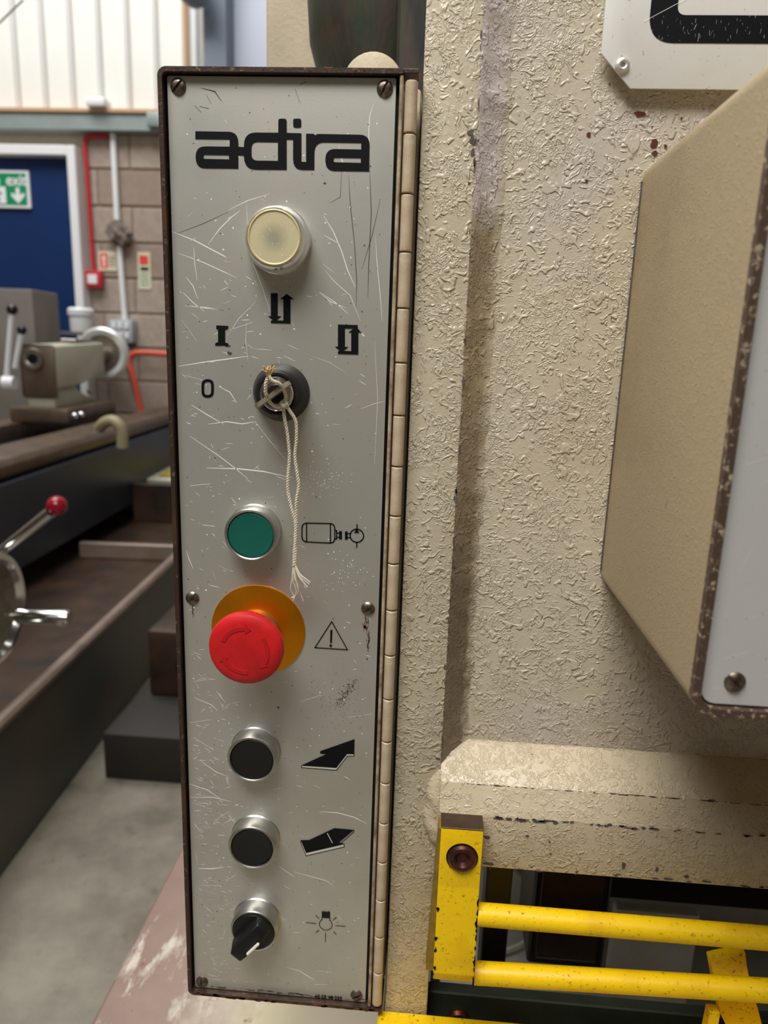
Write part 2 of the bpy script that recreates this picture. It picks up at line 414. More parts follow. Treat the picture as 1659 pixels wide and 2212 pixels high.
def ring_y(outer, inner, y0, y1):
    """hollow frame between two outlines of equal count, from y0 to y1"""
    b = bmesh.new(); n = len(outer)
    R = [[b.verts.new((x, y, z)) for x, z in o] for o, y in ((outer, y0), (inner, y0), (inner, y1), (outer, y1))]
    for A, B in ((0, 1), (1, 2), (2, 3), (3, 0)):
        for i in range(n):
            j = (i + 1) % n; b.faces.new((R[A][i], R[A][j], R[B][j], R[B][i]))
    return b
def round_poly(pts, radii=None, r=0.0, n=5):
    """round the corners of a polygon; pts may carry a third value, the corner radius"""
    out = []; N = len(pts)
    for i, p in enumerate(pts):
        rad = p[2] if len(p) > 2 else r
        if not rad: out.append((p[0], p[1])); continue
        a, b_, c = Vector(pts[i - 1][:2]), Vector(p[:2]), Vector(pts[(i + 1) % N][:2])
        u, v = (a - b_), (c - b_); d = min(rad, u.length * .49, v.length * .49)
        s, e = b_ + u.normalized() * d, b_ + v.normalized() * d
        for k in range(n + 1):
            t = k / n; q = s.lerp(b_, t).lerp(b_.lerp(e, t), t); out.append((q.x, q.y))
    return out
def flat(polys, y, thick=0.00012, bm=None):
    """flat print: outlines with holes (even-odd) in the xz plane, facing -y"""
    cu = bpy.data.curves.new('outline', 'CURVE'); cu.dimensions = '2D'; cu.fill_mode = 'BOTH'; cu.extrude = thick
    for pl in polys:
        sp = cu.splines.new('POLY'); sp.points.add(len(pl) - 1); sp.use_cyclic_u = True
        for q, p in zip(sp.points, pl): q.co = (p[0], p[1], 0, 1)
    return conv(cu, y, thick, bm)
def conv(cu, y, thick, bm=None, off=(0, 0)):
    o = bpy.data.objects.new('tmp', cu); COL.objects.link(o)
    dg = bpy.context.evaluated_depsgraph_get(); me = bpy.data.meshes.new_from_object(o.evaluated_get(dg))
    bpy.data.objects.remove(o); bpy.data.curves.remove(cu)
    b = bm or bmesh.new(); n0 = len(b.verts); b.from_mesh(me); bpy.data.meshes.remove(me); b.verts.ensure_lookup_table()
    for v in b.verts[n0:]: v.co = Vector((v.co.x + off[0], y - v.co.z, v.co.y + off[1]))
    return b
def text(s, x, z, size, y, thick=0.00012, align='LEFT', bm=None, spacing=1.0, offset=0.0, xs=1.0):
    cu = bpy.data.curves.new('lettering', 'FONT'); cu.body = s; cu.size = size; cu.align_x = align; cu.extrude = thick
    cu.space_character = spacing; cu.offset = offset
    b = conv(cu, y, thick)
    for v in b.verts: v.co = Vector((x + v.co.x * xs, v.co.y, z + v.co.z))
    return merge(bm, b)
def stroke(pts, w, closed=False):
    """outline polygons for a line of width w: one quad per segment plus round joints"""
    out = []; P = [Vector(p) for p in pts]; N = len(P)
    for i in range(N if closed else N - 1):
        a, b_ = P[i], P[(i + 1) % N]; d = (b_ - a)
        if d.length < 1e-9: continue
        d.normalize(); n = Vector((-d.y, d.x)) * w / 2; e = d * w * .42
        out.append([tuple(a - e + n), tuple(b_ + e + n), tuple(b_ + e - n), tuple(a - e - n)])
    return out
def lines(strokes, w, y, bm=None, thick=0.00012):
    bm = bm or bmesh.new()
    for pts, closed in strokes:
        for q in stroke(pts, w, closed):
            b = bmesh.new(); A = [b.verts.new((x, y - thick, z)) for x, z in q]; b.faces.new(A)
            bm = merge(bm, b)
    return bm
def circle_pts(cx, cz, r, n=28, a0=0, a1=360):
    return [(cx + r * math.cos(math.radians(a0 + (a1 - a0) * k / n)), cz + r * math.sin(math.radians(a0 + (a1 - a0) * k / n))) for k in range(n if a1 - a0 == 360 else n + 1)]
def up(pts, z0=1.28): return [(p[0], p[1] + z0) + tuple(p[2:]) for p in pts]
def blob_polys(spec, y, bm=None, jag=0.35, n=9):
    """irregular flat flakes: (x, z, half width, half height)"""
    bm = bm or bmesh.new()
    for x, z, a, b_ in spec:
        vs = []
        for k in range(n):
            t = 2 * math.pi * k / n; q = 1 + random.uniform(-jag, jag)
            vs.append(bm.verts.new((x + a * q * math.cos(t), y, z + b_ * q * math.sin(t))))
        bm.faces.new(vs)
    return bm
def screw_bm(r, h, slot=0.0011):
    b = revolve([(0, h), (r * .45, h * .96), (r * .8, h * .72), (r, h * .25), (r, 0)], 28)
    parts = bmesh.new()
    for sgn in (1, -1):
        me = bpy.data.meshes.new('t'); b.to_mesh(me); c = bmesh.new(); c.from_mesh(me); bpy.data.meshes.remove(me)
        res = bmesh.ops.bisect_plane(c, geom=c.verts[:] + c.edges[:] + c.faces[:], plane_co=(sgn * slot / 2, 0, 0), plane_no=(sgn, 0, 0), clear_inner=True)
        ed = [e for e in res['geom_cut'] if isinstance(e, bmesh.types.BMEdge)]
        bmesh.ops.contextual_create(c, geom=ed)
        merge(parts, c)
    b.free()
    return box(-slot * .7, slot * .7, -h * .28, 0, -r * .92, r * .92, bm=parts)

# ================================================================== SETTING
WYB = 4.4
struct('floor', box(-5, 4, -5, WYB, -0.05, 0.0), 'concrete')
struct('ceiling', box(-5, 4, -5, WYB + .2, 5.6, 5.7), 'roof')
struct('wall_left', box(-5.15, -5, -5, WYB + .2, 0, 5.6), 'hall_wall')
struct('wall_right', box(4, 4.15, -5, WYB + .2, 0, 5.6), 'hall_wall')
struct('wall_front', box(-5, 4, -5.15, -5, 0, 5.6), 'hall_wall')
wall = struct('wall_back', box(-5, 4, WYB + 0.015, WYB + 0.2, 0, 2.545), 'mortar')
blk = mesh_of('block', box(-0.2175, 0.2175, -0.05, 0.0, -0.105, 0.105, 0.006, 1)); blk.materials.append(M['block'])
DOORX = (-3.25, -2.175)
for row in range(11):
    for c in range(12):
        x = -3.85 + c * 0.44 + (0.22 if row % 2 else 0) ; z = 0.1125 + row * 0.222
        x0, x1 = x - .2175, x + .2175
        if z < 2.39 and x1 > DOORX[0] and x0 < DOORX[1]:
            if x1 - DOORX[1] > 0.04 and x0 < DOORX[1]:      # cut block against the frame
                w = x1 - DOORX[1]
                obj('block', box(-w / 2, w / 2, -0.05, 0.0, -0.105, 0.105, 0.006, 1), 'block', wall, T(DOORX[1] + w / 2 + .001, WYB + 0.05, z))
            continue
        obj('block', blk, 'block', wall, T(x, WYB + 0.05, z))
clad = struct('wall_cladding', box(-5, 4, WYB + 0.03, WYB + 0.1, 2.545, 5.6), 'cladding')
pan = mesh_of('panel', box(-0.085, 0.085, -0.012, 0.0, 0, 3.1, 0.006, 1)); pan.materials.append(M['cladding'])
rib = mesh_of('rib', prism_y([(-0.016, 0), (0.016, 0), (0.016, 3.1), (-0.016, 3.1)], -0.034, 0.0, bev=0.008)); rib.materials.append(M['rib'])
for k in range(24):
    x = -4.02 + k * 0.18
    obj('panel', pan, 'cladding', clad, T(x + .09, WYB + 0.03, 2.55))
    obj('rib', rib, 'rib', clad, T(x, WYB + 0.03, 2.55))
t1 = struct('trim_1', box(-5, 1.6, WYB - 0.10, WYB + 0.02, 2.525, 2.545), 'timber')
# door with its frame
d = bpy.data.objects.new('door_1', None); COL.objects.link(d); place(d, None, T(-2.74, WYB, 0)); d['kind'] = 'structure'
obj('door_leaf', box(-3.18, -2.235, WYB - 0.030, WYB + 0.010, 0.01, 2.272, 0.004, 1), 'door_blue', d)
obj('frame', box(-2.235, -2.178, WYB - 0.10, WYB + 0.014, 0.0, 2.335, 0.006, 1), 'white_gloss', d)
obj('frame', box(-3.245, -3.18, WYB - 0.10, WYB + 0.014, 0.0, 2.335, 0.006, 1), 'white_gloss', d)
obj('frame', box(-3.18, -2.235, WYB - 0.10, WYB + 0.014, 2.274, 2.335, 0.006, 1), 'white_gloss', d)
# steel stanchion standing in front of the cladding
st = bpy.data.objects.new('column_steel', None); COL.objects.link(st); place(st, None, T(-1.15, 4.2, 0)); st['kind'] = 'structure'
obj('flange', box(-1.305, -1.17, 4.18, 4.21, 0.0, 5.5), 'steel_blue', st)
obj('web', box(-1.185, -1.165, 4.21, 4.36, 0.0, 5.5), 'steel_blue', st)
obj('side_sheet', box(-1.165, -0.86, 4.33, 4.36, 0.0, 5.5), 'steel_pale', st)

# ================================================================== WALL FITTINGS
t = thing('cable_trunking', 'long galvanised cable trunking running along the block wall above the blue door', 'trunking', (-2.6, WYB - .05, 2.42))
obj('body', box(-4.8, -1.62, WYB - 0.085, WYB - .001, 2.424, 2.525, 0.004, 1), 'galv', t)
obj('corner_box', box(-1.70, -1.58, WYB - 0.13, WYB - .001, 2.44, 2.522, 0.008, 2), 'galv', t)
obj('junction_box', box(-2.075, -1.955, WYB - 0.14, WYB - 0.03, 2.5465, 2.60, 0.012, 2), 'white_gloss', t)
t = thing('fire_exit_sign', 'green and white fire exit sign with a downward arrow on the blue door', 'sign', (-2.74, WYB + .02, 1.96))
sg = obj('sign_board', box(-2.985, -2.517, WYB - 0.050, WYB - 0.031, 1.966, 2.192, 0.004, 1), 'white_gloss', t)
obj('green_ground', flat([rrect(-2.975, -2.535, 1.985, 2.176, .004)], WYB - 0.0512, 0.0006), 'sign_green', sg)
obj('lettering', text('exit', -2.668, 2.104, 0.094, WYB - 0.0525, 0.0006, xs=0.95, offset=0.0014), 'white_gloss', sg)
obj('lettering', text('Fire', -2.862, 2.104, 0.094, WYB - 0.0525, 0.0006, xs=1.05, offset=0.0014), 'white_gloss', sg)
ar = [(x_ + .018, z_) for x_, z_ in [(-2.625, 2.09), (-2.601, 2.09), (-2.601, 2.045), (-2.57, 2.06), (-2.57, 2.04), (-2.613, 1.995), (-2.656, 2.04), (-2.656, 2.06), (-2.625, 2.045)]]
obj('arrow', flat([ar], WYB - 0.0525, 0.0006), 'white_gloss', sg)
rm = bmesh.new()
flat([rrect(-2.77, -2.675, 1.993, 2.094, .003)], WYB - 0.0525, 0.0006, rm)
obj('pictogram_ground', rm, 'white_gloss', sg)
man = flat([circle_pts(-2.727, 2.077, .010, 16)], WYB - 0.0537, 0.0005)
man = lines([([(-2.735, 2.062), (-2.742, 2.035), (-2.722, 2.02), (-2.73, 2.0)], 0), ([(-2.742, 2.035), (-2.757, 2.022), (-2.767, 2.022)], 0), ([(-2.735, 2.06), (-2.715, 2.05), (-2.704, 2.056)], 0), ([(-2.737, 2.06), (-2.757, 2.053), (-2.76, 2.04)], 0)], .011, WYB - 0.0537, man, 0.0005)
obj('running_figure', man, 'sign_green', sg)
t = tag(obj('red_conduit', tube(smooth_path([(-1.99, WYB - .02, 2.405), (-2.10, WYB - .02, 2.408), (-2.145, WYB - .02, 2.38), (-2.143, WYB - .02, 2.2), (-2.14, WYB - .02, 1.9), (-2.135, WYB - .02, 1.61)], 8), 0.013, 10), 'red_pvc'),
        'red conduit dropping beside the white door frame to the fire call point', 'conduit')
t = thing('fire_call_point', 'red fire alarm call point with a white centre beside the blue door', 'call point', (-2.128, WYB - .04, 1.485))
obj('housing', box(-2.184, -2.072, WYB - 0.058, WYB - 0.002, 1.487, 1.598, 0.010, 2), 'red_pvc', t)
obj('glass_panel', box(-2.162, -2.098, WYB - 0.062, WYB - 0.057, 1.512, 1.570, 0.002, 1), 'white_gloss', t)
t = thing('white_conduit', 'long white conduit running down the block wall to the grey switch box', 'conduit', (-1.95, WYB - .02, 1.29))
obj('upper_run', tube([(-1.962, WYB - .02, 2.423), (-1.960, WYB - .02, 1.905)], 0.019, 12), 'white_gloss', t)
obj('lower_run', tube([(-1.955, WYB - .02, 1.752), (-1.938, WYB - .02, 1.285)], 0.019, 12), 'white_gloss', t)
b = bmesh.new(); bmesh.ops.create_icosphere(b, subdivisions=3, radius=1.0)
for v in b.verts:
    k = 1 + 0.22 * math.sin(v.co.x * 7 + 1) * math.cos(v.co.z * 6) + 0.12 * math.sin(v.co.y * 11 + v.co.x * 5)
    v.co = Vector((v.co.x * .075 * k, v.co.y * .045 * k, v.co.z * .072 * k)) + Vector((-1.945 + v.co.z * -.02, WYB - .045, 1.83))
tag(obj('conduit_fitting', b, 'dust'), 'dusty grey round fitting at the joint of the white conduit', 'fitting')
def notice(x0, x1, z0, z1, label, kind):
    t = thing('wall_notice', label, 'notice', ((x0 + x1) / 2, WYB - .003, z0), 'fire notices on the block wall')
    p = obj('board', box(x0, x1, WYB - 0.006, WYB - 0.001, z0, z1), 'sign_cream', t)
    w = x1 - x0; h = z1 - z0
    if kind:
        obj('red_panel', flat([rrect(x0 + .1 * w, x0 + .52 * w, z0 + .12 * h, z1 - .1 * h, .004)], WYB - .0065, .0003), 'sign_red', p)
        obj('white_arrow', flat([[(x0 + .26 * w, z0 + .2 * h), (x0 + .36 * w, z0 + .2 * h), (x0 + .36 * w, z0 + .6 * h), (x0 + .43 * w, z0 + .6 * h), (x0 + .31 * w, z0 + .84 * h), (x0 + .19 * w, z0 + .6 * h), (x0 + .26 * w, z0 + .6 * h)]], WYB - .0073, .0003), 'white_gloss', p)
        obj('text_line', lines([([(x0 + .6 * w, z0 + q * h), (x1 - .08 * w, z0 + q * h)], 0) for q in (.25, .4, .55, .7)], .008, WYB - .0064), 'dust', p)
    else:
        obj('red_panel', flat([rrect(x0 + .15 * w, x1 - .15 * w, z0 + .66 * h, z1 - .08 * h, .004)], WYB - .0065, .0003), 'sign_red', p)
        obj('dark_band', flat([rrect(x0 + .2 * w, x1 - .15 * w, z0 + .5 * h, z0 + .6 * h, .003)], WYB - .0065, .0003), 'print', p)
        obj('text_line', lines([([(x0 + .2 * w, z0 + q * h), (x1 - .2 * w, z0 + q * h)], 0) for q in (.12, .22, .32, .42)], .008, WYB - .0064), 'sign_green', p)
notice(-2.106, -1.985, 1.602, 1.722, 'square cream fire notice with a red arrow above the call point', 1)
notice(-1.842, -1.757, 1.492, 1.722, 'tall narrow cream fire notice beside the white conduit', 0)
t = thing('switch_box', 'grey switch box with two rows of pale switches under the white conduit', 'switch box', (-1.94, WYB - .05, 1.14))
sb = obj('housing', box(-2.02, -1.865, WYB - 0.09, WYB - 0.002, 1.142, 1.292, 0.012, 2), 'switch_grey', t)
sw = mesh_of('switch', box(-0.014, 0.014, -0.008, 0, -0.02, 0.02, 0.003, 1)); sw.materials.append(M['white_gloss'])
for k in range(6): obj('switch', sw, 'white_gloss', t, T(-1.985 + (k % 3) * .043, WYB - .0905, 1.252 - (k // 3) * .062))
obj('warning_label', box(-1.975, -1.93, WYB - .0915, WYB - .0903, 1.148, 1.164), 'yellow', t)
t = tag(obj('storage_drum', revolve([(0, 1.20), (.062, 1.20), (.066, 1.21), (.068, 1.295), (.076, 1.300), (.078, 1.33), (.066, 1.345), (0, 1.345)], 32, 'z', (-2.075, 4.05, 0)), 'white_gloss'),
        'white lidded drum standing behind the tailstock handwheel', 'drum')
drum_shelf = thing('wall_shelf', 'small grey bracket shelf carrying the white drum by the wall', 'shelf', (-2.07, 4.2, 1.14))
obj('shelf_board', box(-2.19, -1.97, 3.95, WYB - .001, 1.18, 1.1985, .002, 1), 'lathe_grey', drum_shelf)
obj('bracket', prism_x([(WYB - .001, 1.18), (4.05, 1.18), (WYB - .001, 0.98)], -2.09, -2.07), 'lathe_grey', drum_shelf)
t = thing('tube_trolley', 'orange tubular trolley frame standing against the block wall behind the lathe', 'trolley', (-1.7, 4.15, 0))
obj('handle_frame', tube(smooth_path([(-1.69, 4.1, 0.0), (-1.71, 4.1, 0.5), (-1.76, 4.1, .85), (-1.80, 4.1, 1.02), (-1.775, 4.1, 1.075), (-1.70, 4.1, 1.085), (-1.5, 4.1, 1.08), (-1.2, 4.1, 1.08)], 6), .018, 12), 'orange_tube', t)
obj('brace', tube([(-1.62, 4.28, 0.0), (-1.865, 4.1, 1.16)], .010, 8), 'lathe_grey', t)
obj('cross_tube', tube([(-1.70, 4.1, 0.45), (-1.2, 4.1, 0.45)], .016, 10), 'orange_tube', t)
t = thing('pendant_lamp', 'dark grey bell shaped pendant lamp hanging in front of the cladding', 'lamp', (-1.40, 4.1, 3.0))
obj('shade', revolve([(0, 3.30), (.03, 3.30), (.05, 3.22), (.082, 3.13), (.088, 3.06), (.07, 3.02), (.03, 2.995), (0, 2.99)], 28, 'z', (-1.31, 4.05, 0)), 'steel_blue', t)
obj('hanger', tube([(-1.31, 4.05, 3.29), (-1.31, 4.05, 5.5)], .008, 8), 'lathe_grey', t)
tag(obj('red_pipe', tube([(-1.475, WYB - .03, 2.6), (-1.475, WYB - .03, 5.4)], 0.016, 10), 'timber'), 'thin reddish pipe running up the cladding beside the pendant lamp', 'pipe')
tag(obj('white_pipe', tube([(-1.405, WYB - .06, 2.57), (-1.405, WYB - .06, 5.4)], 0.022, 10), 'white_gloss'), 'white vertical pipe between the cladding and the blue-grey steel column', 'pipe')
tag(obj('hanging_cable', tube([(-1.72545, 3.0, 2.58136), (-1.83753, 3.0, 2.4953), (-2.6, 3.0, 2.2), (-3.2, 3.0, 1.7)], .004, 6), 'lathe_grey'), 'thin grey cable slanting across the top of the white cladding', 'cable')

# ================================================================== LATHE (its own axis is turned slightly)
LM = Matrix.Rotation(0.05902, 4, 'Z')
t = thing('lathe', 'long slate-blue lathe bed with steel ways and a rusty chip tray', 'lathe', (-1.3, 2.2, 0), mw=LM)
obj('bed_side', box(-1.19, -1.15, 0.2, 4.0, .37, .682, .004, 1), 'lathe_dark', t, LM)
obj('bed_body', box(-1.72, -1.19, 0.2, 4.0, .42, .70, .006, 1), 'lathe_dark', t, LM)
obj('front_way', prism_y([(-1.30, .70), (-1.16, .70), (-1.155, .735), (-1.17, .757), (-1.22, .757), (-1.255, .7745), (-1.285, .7745), (-1.30, .75)], .2, 4.0, bev=.003), 'lathe_iron', t, LM)
obj('rear_way', prism_y([(-1.72, .70), (-1.58, .70), (-1.58, .7745), (-1.72, .7745)], .2, 4.0, bev=.003), 'lathe_iron', t, LM)
obj('tray_floor', box(-1.75, -.71, .2, 4.0, .26, .275), 'tray', t, LM)
obj('tray_front', box(-.72, -.705, .2, 4.0, .0, .335, .002, 1), 'tray_front', t, LM)
obj('tray_rim', tube([(-.712, .2, .335), (-.712, 4.0, .335)], .016, 10), 'rim', t, LM)
obj('bed_leg', box(-1.65, -1.2, 3.3, 3.9, .0, .42, .02, 2), 'lathe_grey', t, LM)
obj('bed_leg', box(-1.65, -1.2, 0.3, 0.8, .0, .42, .02, 2), 'lathe_grey', t, LM)
obj('tray_divider', box(-1.15, -.72, 2.42, 2.45, .276, .34, .003, 1), 'rim', t, LM)
obj('tray_divider', box(-1.15, -.72, 3.05, 3.09, .276, .47, .003, 1), 'tray', t, LM)
obj('cover_plate', box(-1.149, -.74, 3.25, 3.9, .40, .46, .006, 1), 'lathe_green', t, LM)
# tailstock
t = thing('tailstock', 'grey-green lathe tailstock with an open quill bore and a chrome handwheel', 'tailstock', (-1.5, 3.1, .775), mw=LM)
bd = prism_x([(2.9, .93), (2.9, 1.122), (3.47, 1.142), (3.47, .97), (3.25, .955), (3.12, .93)], -1.575, -1.42, bev=.012)
obj('barrel_housing', bd, 'lathe_green', t, LM)
obj('front_face', box(-1.578, -1.422, 2.893, 2.905, .885, 1.125, .012, 2), 'lathe_iron', t, LM)
obj('column', prism_x([(2.9, .875), (2.9, .96), (3.1, .96), (3.16, .91), (3.22, .875), (3.36, .862), (3.36, .84), (2.9, .84)], -1.56, -1.435, bev=.008), 'lathe_green', t, LM)
obj('base', box(-1.63, -1.36, 2.86, 3.42, .7755, .842, .010, 2), 'lathe_iron', t, LM)
obj('quill', revolve([(.024, -.03), (.024, .012), (.030, .016), (.046, .016), (.050, .010), (.050, -.005)], 32, '-y', (-1.515, 2.893, 1.06)), 'steel', t, LM)
obj('quill_bore', revolve([(0, 0), (.025, 0), (.025, .006), (0, .006)], 24, '-y', (-1.515, 2.893, 1.06)), 'black_steel', t, LM)
hw = obj('handwheel', revolve([(.10, 0), (.128, -.012), (.140, 0), (.140, .028), (.128, .04), (.10, .03), (.10, 0)], 40, '-y', (-1.475, 3.60, 1.083)), 'pale_steel', t, LM)
obj('wheel_web', revolve([(0, .012), (.103, .012), (.103, .022), (0, .022)], 32, '-y', (-1.475, 3.60, 1.083)), 'steel', hw, LM)
obj('wheel_hub', revolve([(0, -.02), (.045, -.02), (.045, .13), (0, .13)], 24, '-y', (-1.475, 3.60, 1.083)), 'steel', hw, LM)
obj('top_plate', box(-1.53, -1.45, 3.20, 3.42, 1.137, 1.155, .004, 1), 'steel', t, LM)
obj('clamp_bolt', revolve([(0, .02), (.016, .02), (.016, 0), (0, 0)], 6, 'x', (-1.42, 3.23, .90)), 'steel', t, LM)
for y in (2.92, 2.99): obj('base_screw', revolve([(0, .012), (.012, .012), (.014, 0)], 16, 'x', (-1.361, y, .808)), 'chrome', t, LM)
lv = obj('clamp_lever', tube([(-1.60, 2.80, .93), (-1.592, 2.80, 1.0), (-1.565, 2.80, 1.16), (-1.55, 2.80, 1.25)], .012, 12), 'white_gloss', t, LM)
b = bmesh.new(); bmesh.ops.create_uvsphere(b, u_segments=20, v_segments=12, radius=.024)
obj('ball_knob', b, 'ball_black', lv, LM @ T(-1.546, 2.80, 1.27))
obj('lever_hub', revolve([(0, 0), (.03, 0), (.03, .05), (0, .05)], 20, 'x', (-1.61, 2.80, .955)), 'white_gloss', lv, LM)
lv = obj('clamp_lever', tube([(-1.575, 2.84, 1.02), (-1.535, 2.84, 1.17)], .012, 12), 'white_gloss', t, LM)
b = bmesh.new(); bmesh.ops.create_uvsphere(b, u_segments=20, v_segments=12, radius=.021)
obj('ball_knob', b, 'ball_black', lv, LM @ T(-1.531, 2.84, 1.185))
# carriage with hand wheel
t = thing('lathe_carriage', 'lathe carriage apron with a chrome handwheel and a red ball lever', 'carriage', (-.98, .95, .40), mw=LM)
obj('apron', box(-1.149, -.86, .55, 1.12, .40, .70, .012, 2), 'lathe_grey', t, LM)
obj('saddle', box(-1.72, -.90, .45, 1.1, .7755, .84, .01, 2), 'lathe_iron', t, LM)
hw = obj('handwheel', revolve([(.112, .0), (.118, -.012), (.132, -.012), (.138, 0), (.132, .014), (.118, .014), (.112, 0)], 48, 'x', (-.80, 1.165, .535)), 'chrome', t, LM)
obj('wheel_dish', revolve([(0, -.035), (.04, -.035), (.115, -.006), (.115, .002), (.04, -.022), (0, -.022)], 40, 'x', (-.80, 1.165, .535)), 'steel', hw, LM)
obj('hub_shaft', revolve([(0, 0), (.03, 0), (.03, -.07), (0, -.07)], 24, 'x', (-.80, 1.165, .535)), 'chrome', hw, LM)
obj('crank_handle', revolve([(0, 0), (.013, 0), (.013, .012), (.017, .016), (.0185, .08), (.0205, .135), (.017, .143), (0, .143)], 24, 'x', (-.805, 1.262, .481)), 'chrome', hw, LM)
lv = obj('feed_lever', tube([(-.90, 1.22, .575), (-.815, 1.25, .648), (-.685, 1.25, .752)], lambda s: .011 + .003 * s, 12), 'chrome', t, LM)
b = bmesh.new(); bmesh.ops.create_uvsphere(b, u_segments=24, v_segments=16, radius=.0235)
obj('ball_knob', b, 'ball_red', lv, LM @ T(-.668, 1.25, .768))
b = tube(smooth_path([(-1.15, 2.62, .775), (-1.12, 2.60, .80), (-1.085, 2.59, .812), (-1.055, 2.58, .800), (-1.04, 2.58, .765), (-1.04, 2.58, .70)], 6), .024, 12)
tag(obj('coolant_hose', b, 'hose', None, LM @ T(.03, 0, .015)), 'short bent cream hose hooked over the lathe bed', 'hose')
tag(obj('grey_cabinet', box(-2.5, -1.775, 3.45, 3.75, .0, 1.40, .01, 2), 'lathe_grey', None, LM), 'tall plain grey steel cabinet behind the tailstock beside the blue door', 'cabinet')
tag(obj('machine_plinth', prism_x([(1.28, 0), (1.28, .135), (1.75, .135), (1.75, 0)], -.70, -.15, bev=.006), 'plinth'), 'low dark machine plinth on the concrete floor below the control panel', 'plinth')
t = thing('plinth_casting', 'round dark bore in a dull cast block standing on the low plinth', 'casting', (-.5, 1.6, .136))
obj('block_body', box(-.66, -.30, 1.50, 1.74, .136, .34, .01, 2), 'tray', t)
obj('bore', revolve([(0, 0), (.055, 0), (.055, .004), (0, .004)], 28, '-y', (-.52, 1.50, .235)), 'black_steel', t)
tag(obj('yellow_mat', box(-1.10, -.74, 3.3, 3.88, .4605, .475, .003, 1), 'mesh_yellow', None, LM), 'yellow anti-slip mat lying on the far end of the lathe', 'mat')

# ================================================================== CONTROL PANEL
Z0 = 1.28
CP = thing('control_station', 'tall narrow control panel with scratched aluminium face, buttons and key switch', 'control panel', (.056, 0, .74))
o_out = rrect(-.0034, .1166, Z0 - .5400, Z0 + .0030, .0042); o_in = rrect(-.0012, .1150, Z0 - .5378, Z0 + .0008, .0026)
lo_ = [(.1156, Z0 + .0030)] + [p for p in rrect(-.0034, .2, Z0 - .5400, Z0 + .0030, .0042) if p[0] < .1] + [(.1232, Z0 - .5400), (.1232, Z0 - .5378)]
li_ = [p for p in rrect(-.0012, .2, Z0 - .5378, Z0 + .0008, .0026) if p[0] < .1]
obj('door_lip', prism_y(lo_ + li_[::-1] + [(.1156, Z0 + .0008)], -.0035, .020), 'worn', CP)
obj('top_flange', box(.1156, .1232, -.0035, .012, Z0 + .0008, Z0 + .0030, .0004, 1), 'worn', CP)
obj('enclosure', box(-.0030, .1236, .0203, .100, Z0 - .5395, Z0 + .0025, .002, 2), 'paint_plain', CP)
FP = obj('face_plate', prism_y(rrect(.0002, .1121, Z0 - .5370, Z0 - .0001, .0008, 2), 0.0, .0025), 'alu', CP)
obj('gap_backing', box(-.0012, .1150, .0026, .006, Z0 - .5378, Z0 + .0008), 'black_steel', CP)  # black sheet stands for the shade in the gaps round the plate
scr = mesh_of('screw', screw_bm(.0039, .0017, .0013)); scr.materials.append(M['screw'])
for x, z, a in ((.0057, -.0048, 40), (.1068, -.0048, 25), (.0057, -.2682, 38), (.1062, -.2684, 48), (.0050, -.5322, 0), (.1063, -.5320, 62)):
    obj('screw', scr, 'screw', CP, T(x, 0, Z0 + z) @ Matrix.Rotation(math.radians(a), 4, 'Y'))
# hinge
HG = obj('hinge', box(.1140, .1158, -.0030, .004, Z0 - .5372, Z0 + .0006, .0005, 1), 'hinge', CP, label='painted piano hinge with many knuckles')
bounds = [-.0015] + [-.0249 - .027 * i for i in range(19)] + [-.5362]
kn = {}
for a, b_ in zip(bounds, bounds[1:]):
    L = round(a - b_ - .0006, 5)
    if L not in kn:
        kn[L] = mesh_of('knuckle', revolve([(0, 0), (.0026, 0), (.0031, .0005), (.0031, L - .0005), (.0026, L), (0, L)], 20, 'z')); kn[L].materials.append(M['knuckle'])
    obj('knuckle', kn[L], 'paint_plain', HG, T(.1196, -.0008, Z0 + b_ + .0003))
obj('pin', revolve([(0, 0), (.0018, 0), (.0018, .534), (0, .534)], 12, 'z', (.1196, -.0008, Z0 - .5358)), 'brown_steel', HG)
# printed marks
PY = -.00016
lg = bmesh.new()
a1 = up([(0.0137, -0.02466), (0.03519, -0.02467), (0.03499, -0.04126), (0.01343, -0.04139), (0.01369, -0.03149), (0.03082, -0.03138), (0.03087, -0.02805), (0.01361, -0.02807)])
a1h = up([(0.01749, -0.03517), (0.03043, -0.0352), (0.0304, -0.03719), (0.01745, -0.03716)])
rd = .0048
def wr(p, idx, r): return [(q[0], q[1], r) if i in idx else q for i, q in enumerate(p)]
flat([round_poly(wr(a1, (1, 3, 4), rd)), round_poly(wr(a1h, (0, 3), .0024))], PY, bm=lg)
flat([up([(0.03514, -0.03132), (0.03794, -0.03151), (0.0379, -0.03524), (0.03509, -0.03513)])], PY, bm=lg)
dd = up([(0.03803, -0.02485), (0.05511, -0.02477), (0.05511, -0.01849), (0.05924, -0.01844), (0.05926, -0.02471), (0.06241, -0.02482), (0.06243, -0.02767), (0.05927, -0.02764), (0.05931, -0.04138), (0.03786, -0.04159)])
ddh = up([(0.04176, -0.02895), (0.05495, -0.02891), (0.05495, -0.03748), (0.04169, -0.03754)])
flat([round_poly(wr(wr(dd, (0, 9), .006), (2, 3), .0012)), round_poly(wr(ddh, (0, 3), .003))], PY, bm=lg)
flat([round_poly(wr(up([(0.06246, -0.0184), (0.06642, -0.01835), (0.06645, -0.02222), (0.06248, -0.02227)]), (0, 1, 2, 3), .001))], PY, bm=lg)
